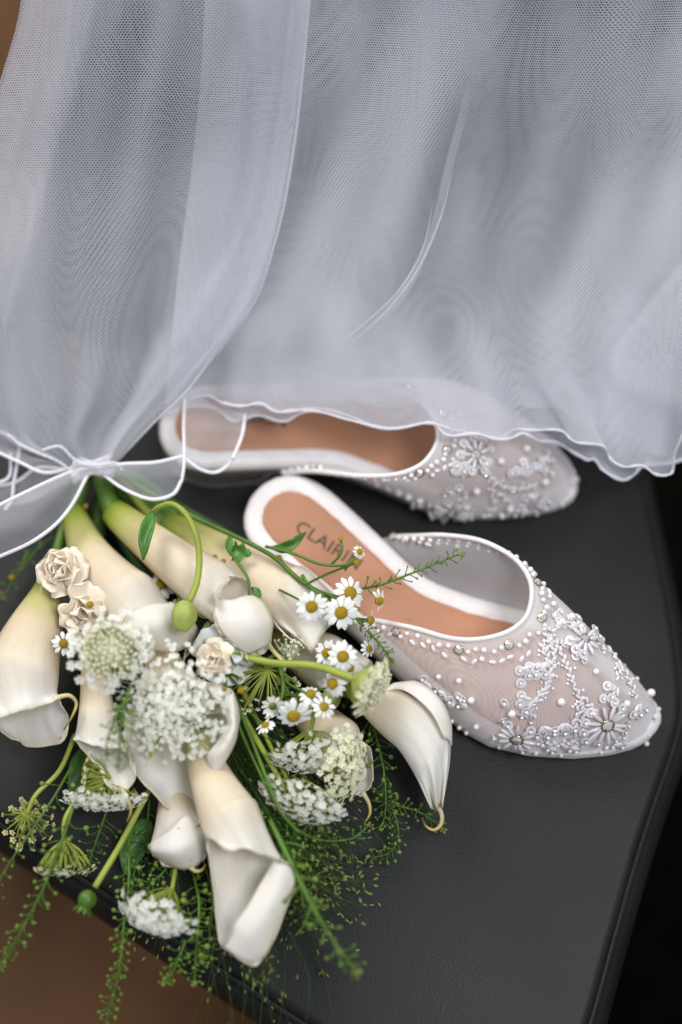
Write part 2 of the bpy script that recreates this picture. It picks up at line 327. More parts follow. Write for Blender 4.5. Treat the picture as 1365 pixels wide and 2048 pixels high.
def shoe_meshes(flip):
    """meshes in the shoe's own frame: x heel to toe, y across, z up"""
    fy = -1 if flip else 1
    fl = lambda G: np.asarray(G)*np.array([1, fy, 1])
    out = {}
    ss = np.concatenate([2.41*(1-np.cos(np.linspace(0, math.pi, 61)))/2])
    edge = np.array([[s, interp(s, FAR), zin(s)] for s in ss]+[[s, interp(s, NEAR), zin(s)] for s in ss[::-1][1:-1]])
    n = len(edge); T = np.roll(edge, -1, 0)-np.roll(edge, 1, 0); N = np.stack([-T[:, 1], T[:, 0], 0*T[:, 0]], 1); N /= np.linalg.norm(N, axis=1)[:, None]
    for _ in range(3): N = (np.roll(N, 1, 0)+N*2+np.roll(N, -1, 0)); N /= np.linalg.norm(N, axis=1)[:, None]
    def ring(off, dz, absz=None):
        r = edge+N*off; r[:, 2] = (edge[:, 2]+dz) if absz is None else absz; return r
    heelmask = edge[:, 0] < .62
    rows = [ring(-.105, .004), ring(-.09, .012), ring(-.05, .020), ring(-.02, .014), ring(-.003, -.004), ring(0, -.02), ring(-.002, -.05), ring(-.02, -.075)]
    low = ring(-.03, 0, 0.); low[:, 2] = np.where(heelmask, .0, np.maximum(0, edge[:, 2]-.13)*np.clip((1.5-edge[:, 0])/.9, 0, 1)); rows += [low]
    mb = MB(); mb.grid(fl(np.array(rows)), closed=True); b = len(mb.v)-n; mb.f.append(tuple(b+j for j in range(n)))
    out['footbed_rim'] = mb
    # heel block and thin outsole
    mb = MB(); rr = np.array([p for p in edge if p[0] < .55]); k = len(rr)
    h = np.array([p for p in ring(-.035, 0, .0) if p[0] < .6])
    mb2 = MB(); sole = [ring(-.012, 0), ring(-.012, 0), ring(-.03, 0)]
    sole[0][:, 2] = .045; sole[1][:, 2] = .02; sole[2][:, 2] = .006
    for q in sole:
        lift = np.maximum(0, edge[:, 2]-.13)*np.clip((1.5-edge[:, 0])/.9, 0, 1); q[:, 2] += np.where(heelmask, 0, lift)
    mb2.grid(fl(np.array(sole)), closed=True); b = len(mb2.v)-n; mb2.f.append(tuple(b+j for j in range(n))); out['sole'] = mb2
    mb = MB(); rows = []
    base = edge-N*(.098+.0022*np.sin(np.arange(n)*2.7)+.0015*np.sin(np.arange(n)*5.1+1))[:, None]; base2 = edge-N*.088
    for A_, g, dz in [(base2, 1, -.006), (base, 1, .012), (base, .93, .017), (base, .8, .018), (base, .6, .018), (base, .4, .018), (base, .2, .018), (base, .0, .018)]:
        r = A_.copy()
        for i in range(n):
            s_ = min(max(A_[i, 0], .0), 2.41); mid = (interp(s_, FAR)+interp(s_, NEAR))/2; x = .12+(A_[i, 0]-.12)*(1 if A_[i, 0] > .12 else g)
            r[i] = (x, mid+(A_[i, 1]-mid)*g, zin(s_)+dz)
        rows.append(r)
    mb.grid(fl(np.array(rows)), closed=True)
    out['insole'] = mb
    # upper: loft from the welt to the topline
    K = 140; top = cr(TL, K); e = []
    a0 = .55; tot = 2*(2.41-a0)
    for k in range(K):
        q = k/(K-1); d = q*tot; 
        if d <= tot/2: s = a0+d; y = interp(s, NEAR)-.004
        else: s = 2.41-(d-tot/2)*(2.41-.70)/(tot/2); y = interp(s, FAR)+.004
        e.append((s, y, zin(s)-.05))
    e = np.array(e)
    # smooth tip
    ctl = e*[.80, .86, 0]+top*[.20, .14, 0]; ctl[:, 2] = e[:, 2]+(top[:, 2]-e[:, 2])*.74
    R = 30; G = []; tt = []
    for i in range(R):
        q = i/(R-1); G.append(e*(1-q)**2+2*ctl*q*(1-q)+top*q*q)
        tt.append(max(0, .55*(1-q/.12)) if q < .12 else (.5*(q-.955)/.045 if q > .955 else 0))
    G = np.array(G); Lx = np.cumsum(np.linalg.norm(np.diff(G[8], axis=0, prepend=G[8][:1]), axis=1)); 
    uv = np.stack([np.broadcast_to(G[..., 0], (R, K))+.3*G[..., 2], G[..., 1]+.8*np.sign(G[..., 1]+.12)*0+G[..., 2]*.7*np.where(np.arange(K) < K/2, -1, 1)[None, :]], -1).reshape(-1, 2)
    tipfade = np.clip((np.abs(np.arange(K)-(K-1)/2) < 16), 0, 1)*1.
    T2 = np.array(tt)[:, None]+np.array([max(0, .4*(1-i/(R*.30))) for i in range(R)])[:, None]*np.exp(-((np.arange(K)-(K-1)/2)/14)**2)[None, :]
    out['upper'] = MB().grid(fl(G), T2, uv=uv); out['_G'] = fl(G)
    mb = MB(); tp = fl(top); mb.tube(tp, .0135, 8); out['topline_trim'] = mb
    return out
def make_shoe(flip, heel, toe, label, beadwork, text):
    H = P(*heel, .3); Tt = P(*toe, .08); H[2] = 0; Tt[2] = 0
    ang = math.atan2(Tt[1]-H[1], Tt[0]-H[0]); Ls = np.linalg.norm(Tt-H)/2.41
    t = thing('beaded_mule', label, 'shoe', 'pair of beaded bridal mules', tuple(H)); t.rotation_euler = (0, 0, ang)
    bpy.context.view_layer.update()
    M = Matrix.Translation(Vector(H))@Matrix.Rotation(ang, 4, 'Z'); Mi = M.inverted()
    ms = shoe_meshes(flip); sc = np.array([Ls, 1 if not flip else 1, 1])
    for k, m in ms.items():
        if isinstance(m, MB): m.v = [tuple(np.array(v)*sc) for v in m.v]
    G = ms['_G']*sc
    for nm, mt in [('footbed_rim', SHOEW), ('sole', SHOEW), ('insole', TAN), ('upper', SMESH), ('topline_trim', SHOEW)]:
        ms[nm].build(nm, mt, t)
    # printed word on the insole
    cu = bpy.data.curves.new('lettering', 'FONT'); cu.body = text[0]; cu.size = text[3]; cu.extrude = .0012; cu.space_character = 1.08; cu.align_x = 'CENTER'; cu.offset = .0006
    tmp = bpy.data.objects.new('tmp', cu); COL.objects.link(tmp); bpy.context.view_layer.update()
    me = bpy.data.meshes.new_from_object(tmp.evaluated_get(bpy.context.evaluated_depsgraph_get())); bpy.data.objects.remove(tmp)
    me.materials.clear(); me.materials.append(INK); me.name = 'lettering'
    p = Mi@Vector(P(text[1], text[2], .325)); lo = bpy.data.objects.new('lettering', me); COL.objects.link(lo); lo.parent = t
    ca, sa = math.cos(math.radians(text[4])), math.sin(math.radians(text[4]))
    for v in me.vertices:
        x, y, z = v.co; X = p[0]+x*ca-y*sa; Y = p[1]+x*sa+y*ca; v.co = (X, Y, zin(X/Ls)+.0192+z*.4)
    # ray placing on the upper
    up = ms['upper']; wv = [M@Vector(v) for v in up.v]; bvh = BVHTree.FromPolygons(wv, up.f)
    cv = Vector(CAM)
    def hit(px, py):
        d = Vector(P(px, py, 0)-CAM).normalized(); h = bvh.ray_cast(cv, d)
        if h[0] is None:
            near = bvh.find_nearest(Vector(P(px, py, .22))); h = near
        if h[0] is None: return None
        n = h[1]
        if n.dot(d) > 0: n = -n
        p = Mi@h[0]; nn = M.to_3x3().transposed()@n
        return np.array(p), nrm(nn)
    lp = lambda v: np.array(M.to_3x3().transposed()@Vector(v))       # world direction to local
    pear = MB().ball((0, 0, 0), 1, n=10, m=7).mesh('pearl', PEARL)
    bug = MB().ball((0, 0, 0), 1, n=8, m=6).mesh('bugle_bead', BUGLE)
    sq = MB(); a = np.arange(12)/12*2*math.pi; rows = []
    for r_, z_ in [(.3, -.05), (.3, .1), (.65, .0), (.97, .18), (1., .1), (.65, -.1), (.3, -.05)]: rows.append(np.stack([r_*np.cos(a), r_*np.sin(a), 0*a+z_], 1))
    sq.grid(np.array(rows), closed=True); sq = sq.mesh('sequin', SEQ)
    rh = MB(); V = [(0, 0, .62)]; 
    for r_, z_, o_ in [(.5, .6, 0), (.98, .3, .26), (1., 0, .26)]: V += [(r_*math.cos(k*math.pi/4+o_), r_*math.sin(k*math.pi/4+o_), z_) for k in range(8)]
    F = [(0, 1+k, 1+(k+1) % 8) for k in range(8)]+[(1+8*i+k, 9+8*i+k, 9+8*i+(k+1) % 8, 1+8*i+(k+1) % 8) for i in range(2) for k in range(8)]
    rh.add(V, F); rh = rh.mesh('rhinestone', RHIN, smooth=False)
    st = MB(); st.grid(np.array([[(r_*math.cos(k*math.pi/6), r_*math.sin(k*math.pi/6), z_) for k in range(12)] for r_, z_ in [(1.0, -.2), (1.18, 0), (1.15, .3), (1., .32)]]), closed=True); st = st.mesh('stone_setting', SETTING)
    def pearl(p, n, r): return inst('pearl', pear, t, mat4(p+n*r*.8, basis(n), r))
    def bugle(p, n, d, L, r=.0105, par=None):
        d = nrm(d-n*(d@n)); y = np.cross(n, d); return inst('bugle_bead', bug, par or t, mat4(p+n*r*.9, np.array([d, y, n]), (L/2, r, r)))
    def stone(p, n, r):
        o = inst('rhinestone', rh, t, mat4(p+n*r*.3, basis(n, random.random()), r)); inst('stone_setting', st, o, Matrix.Identity(4)); return o
    def child(name, me, parent_o, W):                                # place in shoe frame under a part
        o = bpy.data.objects.new(name, me); COL.objects.link(o); o.parent = parent_o; o.matrix_basis = parent_o.matrix_basis.inverted()@W; return o
    R, K = G.shape[:2]
    def gs(k, q):                                                    # grid sample: k along the topline 0..1, q from welt to topline
        x = k*(K-1); i = min(int(x), K-2); f = x-i; y = q*(R-1); j = min(int(y), R-2); g = y-j
        p = (G[j, i]*(1-f)+G[j, i+1]*f)*(1-g)+(G[j+1, i]*(1-f)+G[j+1, i+1]*f)*g
        a = G[j, min(i+1, K-1)]-G[j, i]; b = G[j+1, i]-G[j, i]; n = nrm(np.cross(a, b)); c = np.array([1.3, -.1*(-1 if flip else 1), .1])
        if n@(p-c) < 0: n = -n
        return p, n, nrm(a)
    # pearls along the topline: two staggered rows broken by stones
    Ltop = np.linalg.norm(np.diff(G[-1], axis=0), axis=1).sum(); m = int(Ltop/.043)
    for i in range(m):
        k = .01+.98*i/(m-1); p, n, a = gs(k, .93+.012*math.sin(i*1.9)); 
        if i % 6 == 3: stone(p, n, .021)
        else: pearl(p, n, random.uniform(.0125, .0165))
        if random.random() < .75:
            p, n, a = gs(k+.3/m, .865+.012*math.sin(i*2.3)); 
            if random.random() < .55: pearl(p, n, random.uniform(.012, .016))
            else: bugle(p, n, a+.8*nrm(rng.normal(size=3)), .042, .011)
    # small beads at the welt of the toe
    for i in range(34):
        k = .22+.5*i/33+random.uniform(-.004, .004); p, n, a = gs(k, .05+random.random()*.03)
        if random.random() < .4: pearl(p, n, .012)
    bw = beadwork
    for pl in bw['vines']:
        c = cr([(x, y) for x, y in pl], 300); seg = np.concatenate([[0], np.cumsum(np.linalg.norm(np.diff(c, axis=0), axis=1))]); Lp = seg[-1]; m = max(2, int(Lp/7.5))
        for i in range(m):
            q = Lp*i/m; x = np.interp(q, seg, c[:, 0]); y = np.interp(q, seg, c[:, 1]); x2 = np.interp(min(q+6, Lp), seg, c[:, 0])-np.interp(max(0, q-6), seg, c[:, 0]); y2 = np.interp(min(q+6, Lp), seg, c[:, 1])-np.interp(max(0, q-6), seg, c[:, 1])
            h = hit(x+random.uniform(-2, 2)-y2*.14*(-1)**i, y+random.uniform(-2, 2)+x2*.14*(-1)**i)
            if h is None: continue
            d = lp(RGT*x2-UPV*y2); dp = nrm(d); sd = np.cross(h[1], dp); bugle(h[0], h[1], dp+sd*(.6*(-1)**i+random.uniform(-.2, .2)), .038, .0098)
            if i % 4 == 1: stone(h[0]+sd*.022*(-1)**i, h[1], .0085)
            if i % 3 == 2: pearl(h[0]-sd*.026*(-1)**i, h[1], .0085)
    for (x, y, rp, n_) in bw['flowers']:
        h = hit(x, y)
        if h is None: continue
        p, n = h; rr = .030 if rp > 30 else .022
        o = stone(p+n*.012, n, rr); o.name = 'bead_flower'; B = basis(n, random.random())
        for k in range(n_):
            a = 2*math.pi*k/n_+random.uniform(-.12, .12); d = B[0]*math.cos(a)+B[1]*math.sin(a); Lr = rp*.00258*random.uniform(.85, 1.1)
            W = mat4(p+d*(rr+Lr*.42)+n*(.015+random.uniform(0, .012)), np.array([nrm(d+n*random.uniform(-.1, .15)), np.cross(n, d), n]), (Lr*.45, .0108, .0108)); child('bugle_bead', bug, o, W)
            if random.random() < .7:
                q = p+d*(rr+Lr*.95)+n*.012; child('sequin', sq, o, mat4(q, basis(n+d*.4), .026)); child('pearl', pear, o, mat4(q+n*.012, basis(n), .009))
    for (x, y, dx, dy, n_, Lb) in bw['fans']:
        h = hit(x, y)
        if h is None: continue
        p, n = h; d0 = nrm(lp(RGT*dx-UPV*dy)); d0 = nrm(d0-n*(d0@n)); sd = np.cross(n, d0)
        for k in range(n_):
            a = (k/(n_-1)-.5)*1.5; d = d0*math.cos(a)+sd*math.sin(a); L = Lb*.00258*random.uniform(.85, 1.1)
            bugle(p+d*L*.55+n*random.uniform(.0, .010), n, d, L, .0105)
            if k % 2 == 0: q = p+d*L*1.2; inst('sequin', sq, t, mat4(q+n*.012, basis(n+d*.3), .026)); inst('pearl', pear, t, mat4(q+n*.024, basis(n), .010))
    for (x, y, r) in bw['pearls']:
        h = hit(x, y)
        if h: pearl(h[0], h[1], r)
    for (x, y, r) in bw['seq']:
        h = hit(x, y)
        if h: inst('sequin', sq, t, mat4(h[0]+h[1]*.012, basis(h[1]+.3*rng.normal(size=3)), r)); inst('pearl', pear, t, mat4(h[0]+h[1]*.024, basis(h[1]), .009))
    for (x, y, r) in bw['stones']:
        h = hit(x, y)
        if h: stone(h[0], h[1], r)
    return t
front_beads = dict(
    vines=[[(1090, 1270), (1106, 1300), (1104, 1340), (1092, 1375), (1070, 1400), (1050, 1420)], [(1084, 1290), (1096, 1320), (1100, 1350), (1085, 1390), (1062, 1412), (1072, 1440)], [(1096, 1272), (1118, 1295), (1134, 1335), (1148, 1370), (1160, 1400), (1166, 1430), (1160, 1465)],
           [(1166, 1395), (1185, 1412), (1195, 1425)], [(1163, 1400), (1150, 1440), (1146, 1460)], [(1195, 1290), (1222, 1305), (1236, 1335), (1232, 1365)], [(1235, 1330), (1255, 1355), (1268, 1385), (1265, 1400)], [(1090, 1258), (1125, 1258)], [(1105, 1350), (1085, 1345)],
           [(1150, 1470), (1140, 1490)], [(1085, 1480), (1130, 1488), (1180, 1486)]],
    flowers=[(1212, 1446, 38, 13), (1035, 1472, 32, 12), (1166, 1280, 28, 10)],
    fans=[(1066, 1398, -30, 12, 5, 22), (1105, 1240, 30, -14, 4, 20), (1150, 1262, -10, -30, 4, 22), (1085, 1448, 10, 26, 5, 22), (1128, 1442, 4, 26, 5, 22), (1275, 1405, 4, 26, 5, 20), (1232, 1372, -18, 14, 4, 20), (1085, 1325, -12, 20, 5, 20), (1060, 1330, -8, 22, 4, 18),
          (895, 1385, -18, 16, 4, 20), (940, 1408, -24, 4, 4, 20), (860, 1362, -12, 16, 4, 18), (1150, 1488, 0, 14, 4, 12), (1108, 1490, -4, 14, 4, 12), (1235, 1480, 0, 14, 3, 14)],
    pearls=[(1122, 1402, .021), (1190, 1344, .018), (1250, 1407, .020), (1297, 1388, .021), (1025, 1424, .022), (1088, 1330, .018), (945, 1398, .019), (955, 1450, .016), (1085, 1486, .015), (1212, 1492, .014), (1291, 1484, .014), (1122, 1245, .019), (1140, 1236, .02), (1158, 1256, .02), (1182, 1272, .018), (1200, 1283, .017), (920, 1360, .015), (880, 1352, .014)],
    seq=[(1042, 1365, .027), (1010, 1404, .026), (1008, 1437, .026), (1044, 1430, .026), (1150, 1312, .024), (1168, 1320, .024), (1127, 1288, .024), (1205, 1396, .024), (1222, 1402, .024), (905, 1400, .03), (925, 1395, .03), (850, 1355, .026), (990, 1470, .02), (1062, 1440, .022), (1095, 1478, .02), (1245, 1470, .024), (1185, 1425, .024)],
    stones=[(1272, 1434, .012)])
back_beads = dict(
    vines=[[(970, 945), (990, 960), (1010, 972), (1045, 975), (1075, 965)], [(985, 960), (985, 985), (985, 1010), (975, 1035)], [(1000, 985), (1020, 1005), (1040, 1030), (1045, 1050)], [(925, 950), (945, 935), (970, 945)], [(930, 985), (920, 1010), (905, 1030)]],
    flowers=[(903, 1020, 34, 12), (1075, 1045, 26, 10), (950, 910, 26, 9)],
    fans=[(915, 985, -10, -22, 5, 22), (1050, 955, -6, -24, 5, 22), (1070, 940, 20, -14, 4, 18), (905, 950, 8, -22, 4, 20), (1035, 1045, 4, 22, 5, 20), (1095, 1025, 16, 8, 4, 16), (850, 1010, -20, 10, 4, 20), (870, 1050, -10, 12, 3, 16), (1090, 925, 10, -12, 4, 16)],
    pearls=[(1000, 923, .022), (952, 978, .022), (1060, 988, .02), (1087, 963, .022), (1145, 960, .022), (1004, 1026, .02), (1028, 1062, .022), (933, 1010, .02), (1050, 900, .024), (970, 928, .02), (780, 1030, .02), (805, 1025, .02), (830, 1035, .018), (740, 1005, .02)],
    seq=[(925, 1050, .024), (890, 1045, .026), (1045, 925, .024), (1020, 945, .024), (1100, 950, .022), (760, 1020, .024)],
    stones=[])
make_shoe(False, (503, 990), (1318, 1452), 'white beaded bridal mule in front, its heel showing the printed word', front_beads, ('CLAIRIN', 651, 1095, .096, -3))
make_shoe(True, (318, 842), (1154, 985), 'white beaded bridal mule behind, its heel half under the veil hem', back_beads, ('CLAIRIN', 505, 838, .088, 2))

# ------------------------------------------------------------------ bouquet builders
ZC = .72
def pp(pts): return np.array([P(*p) for p in pts])
def path3(pts, n):                                                   # pixel polyline with heights to a smooth 3D path
    return cr(pp(pts), n)
def stem_mesh(mb, pts, r, n=26, sides=7, t=0.):
    c = path3(pts, n); k = len(pts); rr = np.broadcast_to(np.asarray(r, float), (k,)) if np.ndim(r) else np.full(k, float(r))
    rad = np.interp(np.linspace(0, 1, n), np.linspace(0, 1, k), rr)*.00258; mb.tube(c, rad, sides, t=t); return c
def calla(label, rings, loops, tip=None, stem=None, flaps=(), seam=1.2, N=56, t_mouth=.86, wob=.0, t0=0.):
    o = thing('calla_lily', label, 'calla lily', 'calla lilies in the bouquet', tuple(P(*rings[0][:3])))
    off = np.array(o.location)
    C = pp([r[:3] for r in rings]); k = len(C); T = np.gradient(C, axis=0); G = []
    for i in range(k):
        t_ = nrm(T[i]); S = nrm(np.cross(TOC, t_)); Nn = nrm(np.cross(t_, S)); r = rings[i][3]*pxs(C[i])
        a = np.arange(N)/N*2*math.pi; fade = max(0, 1-i/(k-.5))
        rr = r*(1+.10*fade*((((a-seam) % (2*math.pi))/(2*math.pi))-.5)+.02*np.sin(3*a+i))
        G.append(C[i]+rr[:, None]*(np.cos(a)[:, None]*S+.86*np.sin(a)[:, None]*Nn))
    nl = len(G)
    for L in loops: G.append(cr(pp(L), N, True))
    G = np.array(G); R = 64; GG = np.stack([cr(G[:, j], R) for j in range(N)], 1)
    tk = list(np.linspace(t0, t_mouth-.1, k)); tk += list(np.linspace(t_mouth, 1, len(loops)+1)[1:] if len(loops) > 1 else [1.]); tt = np.interp(np.linspace(0, len(G)-1, R), range(len(G)), tk)
    # rippled lip
    for i in range(R):
        f = max(0, (i/(R-1)-.8)/.2); a = np.arange(N)/N*2*math.pi
        GG[i] += (TOC*(.026+wob)*f)[None, :]*(np.sin(5*a+seam*3)+.6*np.sin(9*a+seam)+.35*np.sin(17*a+seam*7+i*.2))[:, None]
        g_ = max(0, (i/(R-1)-.3)/.7); cen = GG[i].mean(0); GG[i] += (GG[i]-cen)*(.022*g_*(np.sin(4*a+seam*5+.04*i)+.5*np.sin(11*a+seam+.05*i)))[:, None]
    mb = MB().grid(np.concatenate([GG, GG[:, :1]], 1)-off, tt[:, None])
    for fl in flaps:
        rows = np.array([cr(pp(r_), 24) for r_ in fl]); GF = np.stack([cr(rows[:, j], 14) for j in range(24)], 1); mb.grid(GF-off, np.linspace(.9, 1, 14)[:, None])
    # close the base
    b0 = 0; mb.f.append(tuple(range(N)))
    mb.build('spathe', CALLA, o, thick=.0045)
    if tip:
        c = path3(tip, 26)-off; m = MB(); rr = np.interp(np.linspace(0, 1, 26), [0, .15, .5, 1], [5.5, 4.2, 3.2, 1.2])*.00258; m.tube(c, rr, 8, t=np.linspace(0, 1, 26)); m.build('tip', TIP, o)
    if stem:
        m = MB(); c = path3(stem, 24)-off; rr = np.linspace(rings[0][3]*.62, rings[0][3]*.80, 24)*.00258; m.tube(c, rr, 12); m.build('stem', STEM, o)
    return o
calla('calla lily lying leftmost, its curled white rim cut by the picture edge',
      [(100, 1145, .30, 14), (90, 1190, .38, 30), (70, 1250, .45, 52), (50, 1310, .52, 68), (42, 1352, .56, 74)],
      [[(114, 1385, .50), (90, 1392, .62), (48, 1398, .70), (6, 1412, .68), (-30, 1425, .55), (-20, 1440, .36), (40, 1450, .30), (95, 1430, .36)],
       [(122, 1402, .56), (98, 1408, .70), (50, 1420, .78), (10, 1432, .74), (-25, 1444, .60), (8, 1464, .44), (52, 1492, .36), (132, 1480, .40)]],
      tip=[(108, 1397, .60), (138, 1391, .62), (153, 1406, .58), (146, 1430, .56), (128, 1460, .5)], stem=[(178, 935, .2), (130, 1050, .24), (103, 1150, .3)], seam=2.4,
      flaps=[[[(82, 1165, .44), (40, 1215, .50), (0, 1272, .52), (-40, 1340, .5)], [(84, 1185, .50), (52, 1240, .57), (15, 1305, .60), (-30, 1380, .58)], [(80, 1215, .50), (60, 1270, .58), (38, 1330, .62), (5, 1392, .62)]]])
calla('calla lily with one long side seam, just left of the hanging green bud',
      [(147, 1020, .30, 19), (155, 1050, .33, 27), (172, 1095, .38, 37), (200, 1140, .44, 48), (235, 1180, .50, 58), (262, 1206, .54, 64)],
      [[(338, 1210, .48), (305, 1216, .62), (268, 1232, .70), (238, 1262, .62), (228, 1280, .48), (262, 1280, .36), (320, 1275, .30), (352, 1245, .36)],
       [(356, 1212, .50), (310, 1208, .66), (262, 1224, .76), (236, 1262, .66), (240, 1290, .52), (285, 1300, .42), (348, 1303, .38), (395, 1262, .42)]],
      stem=[(192, 925, .25), (165, 970, .28), (148, 1022, .3)], seam=.9,
      flaps=[[[(236, 1264, .70), (262, 1226, .76), (300, 1209, .76), (348, 1207, .70)], [(245, 1280, .66), (288, 1262, .76), (334, 1246, .76), (378, 1228, .66)], [(262, 1293, .56), (302, 1301, .58), (350, 1304, .56), (384, 1286, .52), (396, 1256, .52)]],
             [[(196, 1082, .52), (192, 1125, .56), (198, 1180, .60), (218, 1250, .60)], [(188, 1105, .50), (183, 1145, .54), (190, 1205, .58), (212, 1268, .58)]]])
calla('calla lily with yellow green base, its curled white mouth above the seeded green stem',
      [(225, 1022, .42, 25), (245, 1040, .45, 30), (285, 1073, .51, 36), (335, 1112, .58, 43), (385, 1148, .63, 49), (420, 1172, .66, 54)],
      [[(474, 1152, .70), (452, 1166, .80), (436, 1195, .84), (432, 1232, .80), (450, 1262, .68), (480, 1270, .55), (505, 1240, .50), (500, 1190, .54)],
       [(476, 1150, .74), (448, 1166, .84), (430, 1198, .90), (431, 1240, .86), (452, 1278, .74), (498, 1310, .64), (543, 1290, .58), (530, 1212, .60)]],
      tip=[(535, 1285, .62), (548, 1303, .66), (570, 1325, .7), (592, 1336, .7), (612, 1332, .68)], stem=[(196, 930, .32), (208, 975, .36), (226, 1024, .42)], seam=.3, wob=.01,
      flaps=[[[(433, 1196, .84), (430, 1232, .85), (446, 1266, .82), (476, 1296, .76), (500, 1309, .68)], [(462, 1200, .82), (462, 1234, .86), (476, 1262, .85), (498, 1284, .80), (516, 1300, .70)], [(488, 1192, .80), (498, 1222, .87), (510, 1248, .86), (522, 1270, .80), (528, 1294, .70)], [(508, 1191, .78), (530, 1206, .80), (546, 1240, .79), (544, 1268, .74), (538, 1289, .66)]]])
calla('long calla lily behind the others, its pointed lip under the foremost daisies',
      [(330, 1048, .20, 26), (365, 1068, .22, 34), (430, 1108, .28, 44), (500, 1150, .34, 56), (560, 1185, .38, 64), (590, 1200, .40, 66)],
      [[(686, 1214, .40), (668, 1246, .48), (648, 1266, .54), (624, 1306, .56), (606, 1280, .55), (585, 1268, .50), (552, 1240, .42), (580, 1220, .30), (640, 1200, .26), (680, 1200, .3)]],
      stem=[(212, 930, .15), (270, 1000, .18), (332, 1050, .2)], seam=4.4,
      flaps=[[[(545, 1236, .48), (560, 1256, .52), (583, 1278, .54), (606, 1285, .52)], [(552, 1250, .50), (568, 1268, .54), (588, 1284, .56), (604, 1290, .54)]]])
calla('narrow upright calla lily between the black gap and the big white lace flower',
      [(190, 1255, .25, 22), (190, 1300, .28, 25), (190, 1350, .32, 28), (192, 1400, .36, 32), (194, 1440, .40, 38)],
      [[(238, 1470, .44), (222, 1484, .50), (192, 1484, .50), (162, 1478, .46), (152, 1470, .40), (190, 1500, .36), (225, 1530, .36), (256, 1500, .38)],
       [(262, 1508, .50), (240, 1500, .56), (205, 1494, .56), (160, 1484, .50), (150, 1480, .42), (204, 1550, .42), (240, 1590, .44), (274, 1548, .46)]],
      tip=[(243, 1578, .48), (256, 1600, .5), (262, 1622, .46), (254, 1645, .42)], stem=[(200, 1000, .15), (192, 1120, .2), (190, 1258, .25)], seam=2.)
calla('widest open calla lily in the middle, the big white lace flower over its throat',
      [(325, 1300, .25, 26), (328, 1330, .32, 38), (336, 1370, .40, 56), (346, 1405, .48, 76)],
      [[(440, 1398, .66), (400, 1372, .72), (345, 1365, .74), (292, 1385, .70), (262, 1440, .56), (270, 1510, .42), (320, 1565, .32), (385, 1600, .28), (420, 1530, .38), (448, 1455, .5)],
       [(464, 1384, .68), (425, 1365, .76), (352, 1358, .78), (290, 1380, .72), (250, 1440, .62), (262, 1528, .50), (308, 1588, .42), (394, 1658, .36), (430, 1548, .48), (478, 1450, .60)]],
      tip=[(420, 1535, .62), (426, 1570, .64), (427, 1608, .60), (412, 1635, .56), (394, 1655, .52)], seam=5., wob=.006, t0=.25,
      flaps=[[[(452, 1390, .72), (446, 1420, .74), (455, 1450, .74), (428, 1492, .72), (414, 1512, .68), (424, 1545, .62)], [(464, 1388, .74), (466, 1422, .80), (468, 1455, .80), (452, 1495, .76), (434, 1520, .70), (428, 1548, .63)], [(466, 1382, .70), (478, 1420, .72), (476, 1462, .72), (468, 1492, .70), (448, 1528, .66), (432, 1552, .62)]]])
calla('small calla lily peeping out below the widest open one, its lip finely wrinkled',
      [(345, 1560, .18, 24), (350, 1590, .20, 32), (354, 1620, .24, 40), (355, 1642, .27, 44)],
      [[(406, 1655, .34), (385, 1642, .40), (355, 1652, .44), (322, 1674, .40), (302, 1692, .34), (322, 1706, .26), (362, 1712, .22), (402, 1690, .26)],
       [(412, 1668, .38), (388, 1648, .42), (352, 1656, .47), (318, 1677, .43), (297, 1694, .38), (322, 1724, .32), (368, 1738, .28), (413, 1712, .32)]],
      tip=[(380, 1733, .34), (392, 1742, .34), (404, 1740, .34), (413, 1728, .34)], seam=2.2,
      flaps=[[[(298, 1690, .42), (322, 1672, .48), (346, 1654, .50), (370, 1632, .48), (392, 1640, .42)], [(303, 1702, .42), (330, 1704, .50), (360, 1700, .52), (390, 1684, .48), (412, 1674, .40)], [(310, 1713, .34), (338, 1729, .35), (368, 1739, .35), (397, 1730, .33), (416, 1700, .33)]]])
calla('lowest calla lily, its long white lip hanging towards the bottom of the frame',
      [(398, 1480, .46, 26), (412, 1530, .50, 36), (432, 1580, .56, 46), (452, 1622, .60, 56), (464, 1645, .62, 60)],
      [[(560, 1712, .54), (530, 1706, .66), (496, 1692, .74), (456, 1690, .74), (420, 1676, .66), (424, 1740, .46), (452, 1820, .36), (500, 1850, .34), (548, 1790, .38)],
       [(596, 1744, .56), (560, 1722, .68), (500, 1698, .78), (458, 1700, .77), (412, 1674, .68), (428, 1780, .50), (448, 1896, .42), (520, 1926, .42), (572, 1820, .46)]],
      stem=[(390, 1420, .35), (394, 1450, .42), (398, 1482, .46)], seam=2.8, t0=.26,
      flaps=[[[(548, 1722, .66), (522, 1766, .66), (496, 1812, .64), (472, 1846, .62), (465, 1872, .58), (449, 1896, .52)], [(572, 1730, .64), (552, 1780, .68), (528, 1830, .66), (504, 1870, .62), (492, 1896, .56), (480, 1916, .50)], [(596, 1745, .58), (580, 1798, .60), (562, 1840, .58), (546, 1880, .54), (534, 1908, .50), (508, 1926, .46)]]])
